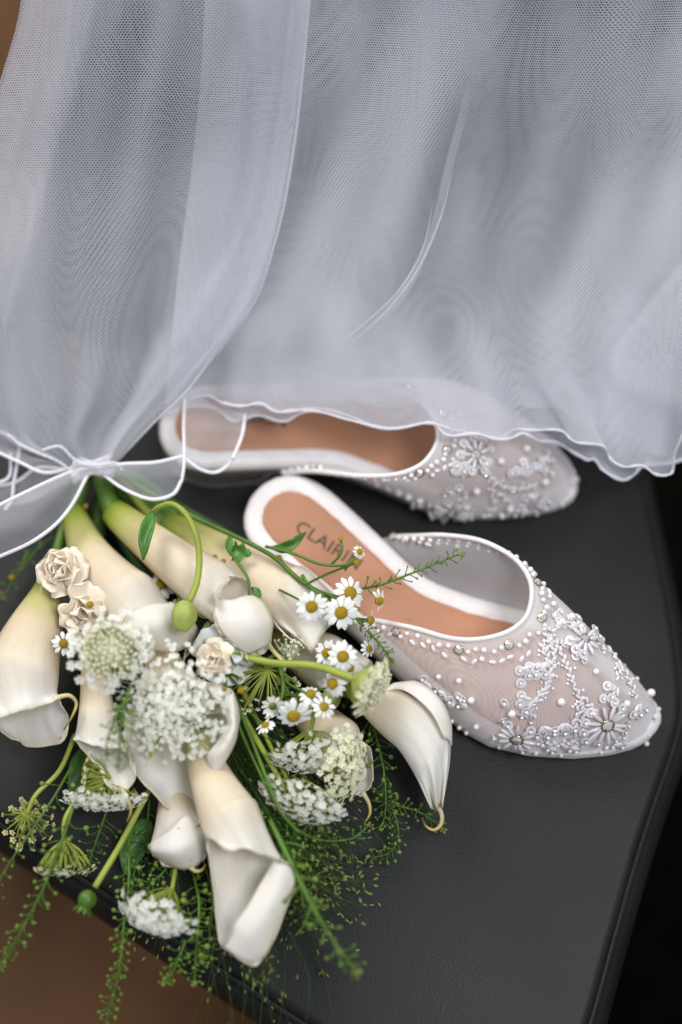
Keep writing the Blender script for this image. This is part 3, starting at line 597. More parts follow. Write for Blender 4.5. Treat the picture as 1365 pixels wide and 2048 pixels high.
calla('calla lily pointing right across the front shoe edge, ending in a hooked yellow tip',
      [(700, 1362, .36, 22), (730, 1384, .40, 32), (765, 1410, .44, 42), (800, 1436, .46, 48)],
      [[(880, 1430, .46), (862, 1448, .54), (836, 1468, .58), (812, 1488, .54), (800, 1500, .44), (820, 1490, .30), (850, 1462, .26), (876, 1438, .32)],
       [(900, 1490, .42), (888, 1505, .48), (868, 1525, .52), (848, 1545, .48), (834, 1556, .38), (848, 1560, .30), (872, 1540, .27), (896, 1510, .32)],
       [(886, 1612, .30), (882, 1612, .33), (876, 1614, .34), (868, 1618, .32), (862, 1616, .30), (868, 1616, .27), (876, 1614, .26), (884, 1612, .27)]],
      tip=[(874, 1608, .30), (884, 1630, .30), (882, 1650, .28), (868, 1660, .26), (852, 1652, .26), (845, 1636, .3)], seam=4.,
      flaps=[[[(765, 1384, .54), (800, 1378, .60), (838, 1400, .62), (868, 1432, .62), (890, 1476, .58)], [(785, 1368, .52), (828, 1368, .58), (866, 1390, .60), (890, 1428, .58), (900, 1480, .52)], [(800, 1364, .44), (838, 1364, .48), (880, 1396, .50), (902, 1442, .50), (904, 1492, .46)]]])
calla('calla lily half hidden behind the right white lace flowers, its tip hanging down',
      [(590, 1400, .15, 24), (620, 1430, .18, 36), (655, 1465, .22, 46), (680, 1490, .25, 50)],
      [[(722, 1492, .28), (705, 1505, .34), (690, 1530, .34), (695, 1560, .30), (712, 1578, .22), (730, 1560, .18), (735, 1520, .2)],
       [(738, 1492, .32), (712, 1500, .37), (694, 1530, .37), (700, 1565, .32), (724, 1590, .26), (742, 1572, .23), (747, 1530, .26)]],
      tip=[(726, 1585, .28), (738, 1606, .28), (740, 1628, .27), (728, 1648, .26)], seam=1.)
calla('calla lily buried behind the daisies, only its smooth cream side and rounded edge showing',
      [(550, 1255, .10, 24), (580, 1280, .14, 38), (620, 1308, .18, 50), (655, 1328, .21, 56)],
      [[(742, 1325, .24), (722, 1352, .30), (690, 1375, .32), (655, 1382, .30), (640, 1372, .25), (670, 1392, .16), (715, 1396, .14), (748, 1368, .18)]], seam=4.8)

def petal_grid(L, W, cup=.3, curl=.0, rag=.0, nl=7, nw=7, seed=0):
    r = np.random.default_rng(seed); a = np.linspace(0, 1, nl); b = np.linspace(-1, 1, nw); G = np.zeros((nl, nw, 3)); ph = r.uniform(0, 6, 3)
    for i, u in enumerate(a):
        wd = W*(.25+.75*math.sin(min(1, u*1.15)*math.pi*.62))*(1 if u < .8 else math.sqrt(max(.05, 1-((u-.8)/.22)**2)))
        for j, v in enumerate(b):
            x = L*u*(1-.10*v*v*u)+rag*math.sin(4*v+ph[0])*u*L; z = cup*L*u*u*(.6+.6*v*v)+curl*L*u**3+rag*L*.8*u*math.sin(5*v+ph[1])
            G[i, j] = (x, v*wd, z)
    return G
# --- white lace umbels
fm = MB()
for k in range(5):
    a = 2*math.pi*k/5; ca, sa = math.cos(a), math.sin(a); V = []
    for x, y, z in [(.12, 0, 0), (.55, .36, .18), (.98, .26, .10), (.90, 0, .22), (.98, -.26, .10), (.55, -.36, .18), (.5, 0, .02)]: V.append((x*ca-y*sa, x*sa+y*ca, z))
    fm.add(V, [(0, 1, 6), (1, 2, 3, 6), (3, 4, 5, 6), (0, 6, 5)])
fm.ball((0, 0, .12), (.16, .16, .14), n=5, m=3)
FLORET = {}
for nm, mt in (('white', WHITE), ('cream', OFFWHITE), ('yellow', YELLOWISH)): FLORET[nm] = fm.mesh('floret', mt, smooth=False)
def umbel(label, hub, disc, R, d, n=90, kind='white', fr=7, ry=1., rays=34, stem=None, dome=.35, rayc=None, rayr=1.3, name='lace_flower', cat='lace flower', group='white lace flower heads', jit=.08, gap=0., under=0, pw=.5):
    H = P(*hub); Cc = P(*disc); s = pxs(Cc); R = R*s; B = basis(d); o = thing(name, label, cat, group, tuple(H)); m = MB(); ends = []
    # flattest picture axis: keep basis x along picture right
    x = nrm(RGT-B[2]*(RGT@B[2])); y = np.cross(B[2], x); sp = []
    for i in range(n):
        q = ((i+.5)/n)**pw*(1-gap)+gap; a = i*2.39996+random.uniform(-.25, .25); q *= random.uniform(1-jit, 1+jit)
        p = Cc+R*q*(math.cos(a)*x+ry*math.sin(a)*y)+B[2]*(dome*R*(1-q*q)+random.uniform(-.12, .12)*R*.5); sp.append((p, q, nrm(B[2]+.9*q*nrm(math.cos(a)*x+math.sin(a)*y)+.25*rng.normal(size=3))))
    for i in range(rays):                                             # primary rays
        p, q, nn = sp[int((i+.5)*n/rays)]; mid = H*.5+p*.5-B[2]*R*.14*q; c = cr([H-np.array(o.location), mid-np.array(o.location), p-nn*.03-np.array(o.location)], 7); m.tube(c, np.linspace(rayr, rayr*.55, 7)*s, 4, cap=False)
    for p, q, nn in sp:                                               # pedicels
        b = p-nn*.055+(H-p)*.10; m.tube(np.array([b, p])-np.array(o.location), [.7*s, .6*s], 3, cap=False)
    m.build('rays', rayc or STEM_L, o)
    loc = np.array(o.location)
    if under:
        u_ = MB(); fv = np.array(fm.v)
        for i in range(under):
            q = math.sqrt((i+.5)/under)*(.97 if pw == .5 else .62); a = i*2.39996+1; p = Cc+R*q*(math.cos(a)*x+ry*math.sin(a)*y)+B[2]*(dome*R*(1-q*q)-R*random.uniform(.08, .22)); Bq = basis(nrm(B[2]+.6*rng.normal(size=3)), i)
            u_.add((fv*fr*s*random.uniform(.7, 1.1))@Bq+p-loc, fm.f)
        tag(u_.build('inner_florets', WHITE if kind == 'white' else OFFWHITE, o, smooth=False), kind='stuff')
    for p, q, nn in sp:
        inst('floret', FLORET[kind], o, mat4(p-loc, basis(nn, random.random()*6), fr*s*random.uniform(.75, 1.2)))
    if stem: m = MB(); c = path3(stem, 24)-loc; m.tube(c, np.linspace(5, 4, 24)*.00258, 8); m.build('stem', STEM_L, o)
    return o
PALE = plain('pale_ray', (.72, .76, .50), .5, trans=.2)
umbel('largest white lace flower, facing up in the middle of the bouquet', (342, 1425, .62), (342, 1412, .86), 122, iv(0, .02, 1), n=300, fr=6.4, under=200, rays=90, rayc=PALE, dome=.07, jit=.13, pw=.68, stem=[(300, 1512, .56), (322, 1480, .60), (342, 1425, .62)])
umbel('white lace flower seen edge on, upper of two at the right of the bouquet', (622, 1462, .40), (622, 1508, .48), 84, iv(.10, -.85, .55), n=120, fr=7.5, under=90, rays=34, ry=.85, stem=[(632, 1385, .55), (628, 1430, .48), (622, 1462, .40)])
umbel('white lace flower seen edge on, lower left of the right pair', (580, 1560, .38), (602, 1600, .46), 92, iv(-.35, -.75, .60), n=140, fr=7.5, under=90, rays=36, ry=.75, stem=[(470, 1350, .3), (530, 1470, .34), (580, 1568, .38)])
umbel('creamier rounded lace flower joining the two edge on ones at the right', (655, 1545, .36), (690, 1530, .50), 58, iv(.65, -.10, .75), n=110, kind='cream', under=70, fr=7, rays=24, ry=1.35, dome=.5)
umbel('flat white lace flower seen edge on under the narrow lily tip', (212, 1568, .34), (210, 1600, .40), 84, iv(0, -.92, .30), n=110, fr=7, rays=30, under=90, ry=.8, dome=.2, stem=[(270, 1480, .3), (235, 1530, .33), (212, 1568, .34)])
umbel('ragged white lace flower lowest in the bouquet, over the chair edge', (345, 1775, .30), (308, 1832, .40), 76, iv(-.35, -.5, .75), n=90, under=60, fr=9, rays=24, ry=.62, jit=.25, stem=[(352, 1720, .25), (350, 1745, .28), (345, 1778, .30)])
umbel('green rayed lace flower head turned left, beside the narrow lily lip', (222, 1556, .42), (172, 1552, .40), 52, iv(-.9, .12, .15), n=36, kind='yellow', fr=4.5, rays=36, rayr=1.9, dome=.1, group='green rayed flower heads', cat='flower head', name='rayed_umbel')
umbel('green rayed flower head nearest the left picture edge, seen from below', (54, 1628, .36), (56, 1650, .22), 56, iv(-.1, -.35, -.6), n=30, kind='yellow', fr=7, rays=30, rayr=2., dome=-.3, group='green rayed flower heads', cat='flower head', name='rayed_umbel', stem=[(150, 1470, .3), (120, 1540, .36), (72, 1590, .38), (54, 1628, .36)])
umbel('green rayed flower head hanging down with its florets in a fringe', (128, 1680, .34), (126, 1738, .34), 62, iv(.02, -.95, .12), n=40, kind='cream', fr=6, rays=40, rayr=1.9, dome=.15, group='green rayed flower heads', cat='flower head', name='rayed_umbel', stem=[(152, 1600, .34), (130, 1640, .36), (128, 1682, .34)])
umbel('yellow green rayed flower head seen from below under the seeded stem', (536, 1338, .56), (524, 1372, .42), 80, iv(-.1, -.45, -.55), n=60, kind='cream', fr=6, rays=44, rayr=1.8, dome=-.25, gap=.35, group='green rayed flower heads', cat='flower head', name='rayed_umbel', stem=[(505, 1300, .6), (522, 1318, .6), (536, 1338, .56)])
umbel('small pale wiry seed head between the two curled calla mouths', (575, 1318, .5), (578, 1292, .56), 34, iv(.1, .7, .7), n=26, kind='cream', fr=3.5, rays=26, rayr=1.5, group='green rayed flower heads', cat='flower head', name='rayed_umbel', rayc=PALE)
# --- scabious: pin cushion with ruffled rim
def scabious(label, c, R, d, calyx=None, stem=None, col=OFFWHITE, rimcol=WHITE, rim=26):
    Cc = P(*c); s = pxs(Cc); R *= s; B = basis(d); o = thing('scabious', label, 'scabious', 'scabious blooms', tuple(Cc)); loc = Cc
    pin = MB(); pin.tube([(0, 0, 0), (.1, 0, .55), (0, 0, .92)], [.05, .04, .05], 4, cap=False); pin.ball((0, 0, 1), (.12, .12, .10), n=5, m=4); pm = pin.mesh('pin', col)
    m = MB().ball((0, 0, 0), (R*.42, R*.42, R*.25), B, 14, 8).build('cushion', col, o)
    for i in range(90):
        a = i*2.39996; q = math.sqrt(i/90)*.55; nn = nrm(B[2]+1.5*q*(math.cos(a)*B[0]+math.sin(a)*B[1])+.08*rng.normal(size=3)); p = R*q*.8*(math.cos(a)*B[0]+math.sin(a)*B[1])+B[2]*R*.1
        inst('pin', pm, o, mat4(p, basis(nn, i), R*.40))
    ms = MB(); fk = 'white' if rimcol is WHITE else 'cream'
    for i in range(rim*3):
        a = 2*math.pi*i*1.618/rim+random.uniform(-.15, .15); dd = math.cos(a)*B[0]+math.sin(a)*B[1]; q = random.choice([.66, .8, .98])*random.uniform(.93, 1.05); h = .32-.22*q+random.uniform(-.06, .08)
        p = R*q*dd+B[2]*R*h; ms.tube([B[2]*-R*.1, p*.6+B[2]*R*.02, p], [.8*s, .8*s, .9*s], 3, cap=False)
        inst('floret', FLORET[fk], o, mat4(p, basis(nrm(B[2]+.8*dd+.35*rng.normal(size=3)), i), 10.5*s*random.uniform(.7, 1.15)))
    ms.build('rays', STEM_L, o)
    if calyx:
        G = []; 
        for i in range(10):
            u = i/9; r = R*(.08+.62*math.sin(u*math.pi*.5)); G.append([(-B[2]*R*(.62*(1-u)+.0)+r*(math.cos(a)*B[0]+math.sin(a)*B[1])*(1+.05*math.sin(8*a))) for a in np.arange(24)/24*2*math.pi])
        MB().grid(np.array(G), closed=True).build('calyx', BUDM, o)
    if stem: m = MB(); c_ = path3(stem, 30)-loc; m.tube(c_, np.linspace(6, 7.5, 30)*.00258, 9); m.build('stem', STEM_L, o)
    return o
scabious('cream scabious in soft focus above the largest lace flower, at its left', (222, 1300, 1.02), 82, iv(.1, .05, 1))
scabious('scabious seen from the side with green back, beside the calla pointing right', (738, 1372, .80), 62, iv(.82, -.42, .30), calyx=True, rimcol=OFFWHITE, stem=[(435, 1270, .60), (470, 1305, .66), (540, 1325, .74), (630, 1332, .80), (710, 1358, .80)])
# --- ruffled cream flowers
def ruffled(label, c, R, d, n=16, mat=None, seed=3, cat='ruffled flower', name='ruffled_flower'):
    Cc = P(*c); s = pxs(Cc); R *= s; B = basis(d, seed); o = thing(name, label, cat, 'ruffled cream flowers', tuple(Cc)); r = np.random.default_rng(seed)
    for i in range(n):
        lay = i/n; a = i*2.39996; dd = math.cos(a)*B[0]+math.sin(a)*B[1]; L = R*(1.0-.55*lay)*r.uniform(.9, 1.1)
        L *= 1.12; G = petal_grid(L, L*.72, .22+.5*lay, -.3*(1-lay), .06, 10, 13, seed*40+i); pb = MB().grid(G, np.linspace(0, 1, 10)[:, None]); X = nrm(dd+B[2]*(-.1+1.5*lay)); Y = np.cross(B[2], dd)
        q = pb.build('petal', mat or CREAM, o, thick=.003); q.matrix_basis = mat4(B[2]*R*(.1*lay), np.array([X, Y, np.cross(X, Y)]))
    return o
ruffled('full ruffled cream flower at the left, tucked against the calla bases', (124, 1142, .62), 50, iv(-.15, .25, 1), 15, seed=2)
ruffled('ruffled cream flower below the fullest one, a yellow bud on it', (168, 1222, .62), 52, iv(.1, -.15, 1), 11, seed=5)
ruffled('small ruffled cream flower right of the largest lace flower', (428, 1318, .78), 36, iv(-.1, .1, 1), 11, seed=9)
ruffled('flat blue white flower under the small ruffled cream one', (452, 1312, .62), 66, iv(.2, -.2, 1), 7, BLUEWHITE, 12, 'white flower', 'white_flower')
# --- chamomile daisies
dp = MB().grid(petal_grid(1, .21, -.04, -.22, 0, 6, 5, 1), 0).mesh('petal', DAISY_P)
dc = MB(); dc.ball((0, 0, 0), (1, 1, .7), n=16, m=8)
for i in range(90):
    a = i*2.39996; q = math.sqrt((i+.5)/90)*1.4; z = math.cos(q); dc.ball((math.sin(q)*math.cos(a)*1.0, math.sin(q)*math.sin(a)*1.0, z*.72), .09, n=4, m=3)
dc = dc.mesh('disc', DAISY_C)
dk = MB().ball((0, 0, 0), (.8, .8, .5), n=10, m=6).mesh('calyx', STEM)
def daisy(label, x, y, z, r, d, n=13, droop=0., pl=1., skip=(), stem=None, bud=False):
    Cc = P(x, y, z); s = pxs(Cc); B = basis(d, random.random()*3); o = thing('chamomile' if not bud else 'chamomile_bud', label, 'daisy' if not bud else 'daisy bud', 'chamomile daisies' if not bud else 'chamomile buds', tuple(Cc)); r *= .93; rd = r*.38*s
    inst('disc', dc, o, mat4(B[2]*rd*.2, B, rd)); inst('calyx', dk, o, mat4(-B[2]*rd*.35, B, rd))
    for k in range(n):
        if k in skip: continue
        a = 2*math.pi*k/n+random.uniform(-.1, .1); dd = math.cos(a)*B[0]+math.sin(a)*B[1]; X = nrm(dd+B[2]*(random.uniform(-.1, .25)-droop)); L = (r*s-rd*.7)*pl*random.uniform(.88, 1.1)
        Y = nrm(np.cross(B[2], dd)+B[2]*random.uniform(-.2, .2)); inst('petal', dp, o, mat4(dd*rd*.75, np.array([X, Y, np.cross(X, Y)]), (L, L*1.15 if n < 14 else L*.9, L)))
    if stem: m = MB(); c = path3(stem+[(x, y, z-.03)], 20)-Cc; m.tube(c, np.linspace(2.6, 2.2, 20)*.00258, 6); m.build('stem', STEM, o)
    return o
dz = [('daisy with brown tinged disc in the dark gap left of the hanging bud', 325, 1168, .42, 33, iv(-.1, .35, .9), 13, .3),
      ('daisy on the right side of the leftmost calla lily', 128, 1287, .72, 27, iv(.1, .2, 1), 11, 0.),
      ('blurred daisy nearest the lens, left of the topmost pair', 624, 1213, .90, 35, iv(.05, -.1, 1), 13, 0.),
      ('daisy facing up beside the printed insole word, petals raised', 700, 1186, .82, 37, iv(.35, .15, .8), 11, .1),
      ('daisy at the lower right of the blurred foremost one', 683, 1225, .84, 37, iv(.1, -.1, 1), 13, 0.),
      ('daisy seen half sideways, petals only at its left, by the shoe rim', 758, 1202, .66, 26, iv(.75, -.1, .6), 11, .1),
      ('smaller daisy turned right just under the half sideways one', 741, 1240, .64, 25, iv(.8, -.1, .55), 10, .1),
      ('full round daisy at the middle right, a brown disc peeping behind', 686, 1313, .72, 34, iv(.15, .05, 1), 13, 0.),
      ('daisy behind the full round one with a brown disc', 655, 1307, .66, 29, iv(-.2, .2, .9), 12, 0.),
      ('daisy overlapped by the scabious with green back', 701, 1336, .66, 22, iv(.3, -.1, .9), 10, 0.),
      ('tall narrow daisy left of the scabious with green back', 667, 1367, .74, 32, iv(-.4, -.02, .85), 13, .3),
      ('widest daisy with drooping petals above the upper edge on lace flower', 588, 1430, .72, 38, iv(.05, -.5, .75), 13, .1),
      ('daisy turned up right above the widest drooping one', 622, 1389, .66, 27, iv(.1, .55, .7), 12, .2),
      ('daisy tilted right on the lime stem beside the widest one', 648, 1414, .70, 27, iv(.35, .3, .8), 11, 0.),
      ('small daisy facing down right of the dark stems', 532, 1451, .62, 22, iv(-.3, .75, .5), 11, .1),
      ('daisy seen from its green back above the widest one', 546, 1412, .62, 26, iv(-.2, .3, -.9), 12, .0),
      ('small daisy above the shoe rim where the long stem forks', 597, 1168, .52, 20, iv(-.1, .7, .5), 9, .1),
      ('daisy with short narrow petals over the printed insole word', 719, 1104, .84, 19, iv(.5, .3, .7), 15, 0.),
      ('daisy peeping out under the hanging green bud', 356, 1206, .44, 18, iv(-.3, .6, .6), 9, .1),
      ('daisy half hidden behind the small green bud at the bouquet centre', 405, 1203, .46, 24, iv(-.2, .6, .6), 10, .1),
      ('daisy tucked beneath the sprig tip at the shoe rim', 738, 1298, .46, 20, iv(.5, .1, .7), 10, .1)]
stems = {2: [(560, 1180, .6), (590, 1195, .8)], 3: [(650, 1185, .6), (680, 1200, .72)], 6: [(700, 1235, .5)], 10: [(600, 1385, .55), (640, 1380, .6)], 13: [(560, 1380, .5), (610, 1400, .6)], 14: [(480, 1400, .4), (505, 1430, .5)], 15: [(553, 1340, .5), (565, 1380, .55)], 17: [(690, 1140, .7)], 12: [(560, 1390, .5)], 7: [(640, 1290, .5)]}
for i, (lab, x, y, z, r, d, n, dr) in enumerate(dz):
    daisy(lab, x, y, z, r, d, n, dr, pl=(.75 if n == 15 else 1.), stem=stems.get(i), skip=((0, 1, 2, 3) if i in (5, 6) else ()))
bz = [('yellow bud right of the daisy in the dark gap', 360, 1161, .44, 22, iv(.1, .1, 1), 13, .32), ('round yellow bud alone on the dark leather at far left', 24, 1155, .12, 15, iv(0, 0, 1), 0, 1),
      ('yellow bud on the lower ruffled cream flower', 181, 1209, .80, 20, iv(.1, .1, 1), 12, .3), ('orange bud crossed by the long stem on the shoe heel', 558, 1117, .50, 22, iv(0, 0, 1), 0, 1),
      ('yellow bud above the sprig where the calla base meets green stems', 172, 1012, .34, 14, iv(0, 0, 1), 0, 1), ('brown yellow bud on the long calla side, left of its twin', 430, 1114, .56, 16, iv(0, 0, 1), 0, 1),
      ('brown yellow bud on the long calla side, right of its twin', 447, 1122, .56, 15, iv(.2, 0, 1), 0, 1), ('yellow bud on a thin stem left of the green rayed head', 483, 1380, .66, 20, iv(0, -.2, 1), 0, 1),
      ('pale bud on a thin stem right of the largest lace flower', 449, 1378, .72, 15, iv(0, 0, 1), 0, 1), ('pale bud highest of three right of the largest lace flower', 482, 1357, .66, 13, iv(0, 0, 1), 0, 1),
      ('green yellow bud on a curved stalk over the printed word', 681, 1079, .80, 15, iv(.2, .4, .8), 0, 1), ('open green backed bud beside the short petalled daisy', 714, 1125, .78, 20, iv(.2, .2, .9), 0, 1)]
bst = {7: [(452, 1345, .6), (468, 1362, .62)], 8: [(452, 1345, .6), (453, 1362, .66)], 9: [(452, 1345, .6), (468, 1350, .62)], 10: [(662, 1130, .72), (682, 1108, .78), (684, 1090, .8)], 1: [(60, 1100, .1), (40, 1135, .1)]}
for i, (lab, x, y, z, r, d, n, pl) in enumerate(bz): daisy(lab, x, y, z, r, d, n, 0, pl, stem=bst.get(i), bud=True)
# --- hanging hairy bud, seed head, small buds
def hairy(m, c, r, n, L=.018):
    for i in range(n):
        j = random.uniform(0, len(c)-1.01); k = int(j); p = c[k]+(c[k+1]-c[k])*(j-k); d = nrm(rng.normal(size=3)); m.tube([p+d*r*.8, p+d*(r+L)], [.0011, .0005], 3, cap=False)
def bud(label, name, c, ax, L, W, stempts=None, mat=BUDM, lobes=5, sr=(4.5, 6.5), teeth=0, group=None, hair=0):
    Cc = P(*c); s = pxs(Cc); a = nrm(ax); B = basis(a); o = thing(name, label, 'flower bud', group, tuple(Cc)); G = []
    for i in range(16):
        u = i/15; r = W*s*(math.sin(math.pi*(.06+.84*u**.8))**.75); z = L*s*(u*2-1)
        G.append([B[2]*z+r*(1+.05*math.cos(lobes*q+u*1.5))*(math.cos(q)*B[0]+math.sin(q)*B[1]) for q in np.arange(30)/30*2*math.pi])
    mb = MB().grid(np.array(G), closed=True); mb.f.append(tuple(range(30))); mb.f.append(tuple(15*30+k for k in range(30)))
    if hair: hairy(mb, np.array([-B[2]*L*s*.8, B[2]*L*s*.3]), W*s*.95, hair)
    mb.build('bud_body', mat, o)
    for k in range(teeth):
        q = 2*math.pi*k/teeth; dd = math.cos(q)*B[0]+math.sin(q)*B[1]; g = petal_grid(L*s*1.1, W*s*.22, .1, .1, .05, 5, 4, k); pb = MB().grid(g); X = nrm(B[2]+dd*.35)
        e = pb.build('sepal', STEM, o); e.matrix_basis = mat4(dd*W*s*.55+B[2]*L*s*.35, np.array([X, np.cross(dd, X), nrm(np.cross(X, np.cross(dd, X)))]))
    if stempts:
        m = MB(); cc = path3(stempts, 40)-Cc; m.tube(cc, np.linspace(sr[0], sr[1], 40)*.00258, 9)
        if hair: hairy(m, cc, sr[0]*.00258, 260, .012)
        m.build('stem', STEM_L, o)
    return o
bud('fat green bud hanging from a hairy arched stem over the callas', 'hanging_bud', (368, 1232, .92), iv(-.18, -.95, .1), 31, 26, [(303, 1027, .80), (318, 1014, .90), (345, 1008, .96), (372, 1028, 1.0), (392, 1068, 1.0), (399, 1115, .98), (394, 1165, .95), (378, 1205, .93)], hair=90)
bud('green toothed seed head on a long stem over the lower left chair edge', 'green_seed_bud', (174, 1800, .30), iv(-.35, -.92, .1), 20, 19, [(310, 1560, .25), (275, 1625, .28), (238, 1695, .3), (190, 1775, .3)], STEM, teeth=11, sr=(5.5, 6))
bud('small lime bud right of the hanging green bud', 'small_bud', (410, 1222, .60), iv(.7, -.5, .4), 18, 15, [(300, 1090, .3), (370, 1170, .45), (400, 1212, .56)])
bud('striped green bud pod below the small lime bud', 'striped_bud', (418, 1262, .62), iv(-.45, -.85, .3), 25, 14, [(440, 1200, .5), (435, 1225, .58), (428, 1240, .6)], STEM, lobes=7)
bud('flat lime green pod behind the daisies at the right', 'lime_pod', (662, 1398, .34), iv(.6, .6, .5), 24, 20)
# --- leaves
def leaf(label, pts, wid, group='loose green leaves', lob=0, mat=LEAF, th=.004, fold=.35):
    c = path3(pts, 16); off = c[0].copy(); o = None; G = []
    T = np.gradient(c, axis=0)
    for i in range(16):
        u = i/15; t_ = nrm(T[i]); S = nrm(np.cross(TOC, t_)); N_ = np.cross(t_, S); w_ = wid*pxs(c[i])*math.sin(math.pi*min(.985, u*.94+.06))**.8*(1+lob*.35*math.sin(u*22))
        G.append([c[i]-off+S*w_*v+N_*w_*fold*abs(v)+N_*.006*math.sin(9*u+3*v) for v in np.linspace(-1, 1, 7)])
    o = MB().grid(np.array(G)).build('leaf', mat, thick=th); o.location = off; tag(o, label, 'leaf', group); return o
leaf('green leaf hanging down from the arch of the hairy stem', [(305, 1024, .84), (297, 1050, .88), (290, 1085, .90), (287, 1120, .86)], 14, mat=LEAF)
leaf('rounded lobed leaf below the long stem, nearest the heel shadow', [(460, 1100, .56), (478, 1103, .60), (503, 1108, .60)], 17, lob=1)
leaf('small upright leaf joined to the rounded lobed one', [(460, 1072, .58), (459, 1090, .60), (462, 1112, .58)], 8)
leaf('pointed leaf lying over the first printed letters of the insole', [(545, 1096, .50), (568, 1096, .58), (590, 1084, .62), (612, 1064, .60)], 11)
leaf('tiny pointed leaf at the foot of the thin hanging stem', [(505, 1176, .64), (516, 1185, .66), (520, 1198, .66)], 7)
for i, (lab, a, b, c, wd) in enumerate([('broad dark leaf under the ribbon knot', (210, 945, .1), (260, 985, .12), (300, 1030, .12), 26), ('second broad dark leaf beside the calla stems', (240, 940, .06), (300, 985, .08), (360, 1035, .08), 20),
        ('dark leaf in the gap under the middle calla', (300, 1110, .1), (345, 1150, .12), (400, 1195, .12), 30), ('dark leaf under the narrow upright calla', (175, 1490, .1), (165, 1540, .12), (140, 1600, .1), 26),
        ('dark leaf behind the small wrinkled calla', (300, 1640, .08), (270, 1690, .1), (250, 1750, .08), 28), ('dark leaf beneath the two right daisies', (560, 1290, .08), (610, 1300, .1), (670, 1330, .08), 24)]): leaf(lab, [a, b, c], wd, 'dark leaves deep in the bouquet')
# --- free stems
def stem(label, pts, r, mat=STEM, group='bare green stems', sides=8):
    off = P(*pts[0]); m = MB(); c = path3(pts, 34)-off; k = len(pts); m.tube(c, np.interp(np.linspace(0, 1, 34), [0, 1], [r, r*.8])*.00258, sides)
    o = m.build('bare_stalk', mat); o.location = off; tag(o, label, 'stalk', group); return o
stem('long thin green stem crossing from the ribbon to the shoe rim', [(215, 935, .30), (300, 985, .45), (380, 1030, .54), (470, 1072, .58), (545, 1112, .62), (600, 1160, .62), (650, 1188, .60), (715, 1202, .60)], 5.2)
stem('thin side stem arching over the printed insole word', [(532, 1093, .58), (590, 1108, .66), (640, 1128, .72), (690, 1130, .78), (716, 1112, .80)], 3.2)
stem('thin branch joining the arched side stem from below', [(610, 1170, .62), (650, 1150, .68), (680, 1138, .74), (712, 1126, .77)], 2.6)
stem('second thin stem running along the shoe rim', [(605, 1150, .60), (625, 1178, .62), (672, 1205, .60), (705, 1220, .6)], 3.0)
stem('thin stem hanging from the small upright leaf', [(460, 1100, .56), (478, 1128, .64), (497, 1160, .68), (499, 1192, .66)], 3.2)
stem('thick stem leaving the ribbon knot, outermost right', [(205, 930, .2), (255, 975, .24), (290, 1020, .26), (330, 1060, .2)], 11, STEM_L)
stem('dark stem under the ribbon knot, leftmost', [(185, 930, .12), (150, 1000, .14), (125, 1080, .12)], 9, STEM_D)
stem('dark blurred stem passing under the arch', [(240, 935, .08), (320, 990, .08), (400, 1035, .1), (470, 1075, .1)], 8, STEM_D)
stem('dark stem in the gap between the two left callas', [(205, 935, .08), (225, 1020, .1), (255, 1100, .1), (330, 1200, .1)], 9, STEM_D)
stem('green stem beside the leftmost lily rim', [(165, 1390, .2), (162, 1440, .22), (148, 1490, .24)], 5)
stem('yellow green stem slanting down in the dark centre', [(440, 1330, .3), (470, 1400, .36), (520, 1490, .40), (572, 1580, .36)], 6.5, STEM_L)
stem('green double stem slanting past the lower lace flower', [(455, 1360, .5), (500, 1470, .56), (535, 1560, .60), (560, 1620, .58), (600, 1668, .5)], 3.6)
stem('thin green stem beside the double one', [(450, 1380, .46), (490, 1480, .5), (520, 1545, .55), (552, 1610, .55)], 3.2)
stem('thin stem crossing towards the lime stem daisies', [(553, 1335, .5), (575, 1365, .6), (610, 1385, .66), (640, 1408, .68)], 3.)
stem('curved thin stem below the green rayed head', [(560, 1330, .6), (567, 1370, .64), (562, 1400, .62), (545, 1412, .6)], 3.4)
for i, (dx, lab) in enumerate([(0, 'dark green stem in the bundle behind the daisies, first'), (14, 'dark green stem in the bundle behind the daisies, in its middle'), (28, 'dark green stem in the bundle behind the daisies, outermost')]):
    stem(['left', 'middle', 'outer'][i]+' dark stem of the bundle seen behind the daisies', [(560+dx, 1250, .12), (590+dx, 1290, .16), (625+dx, 1345, .2), (640+dx, 1400, .2)], 5, STEM_D)
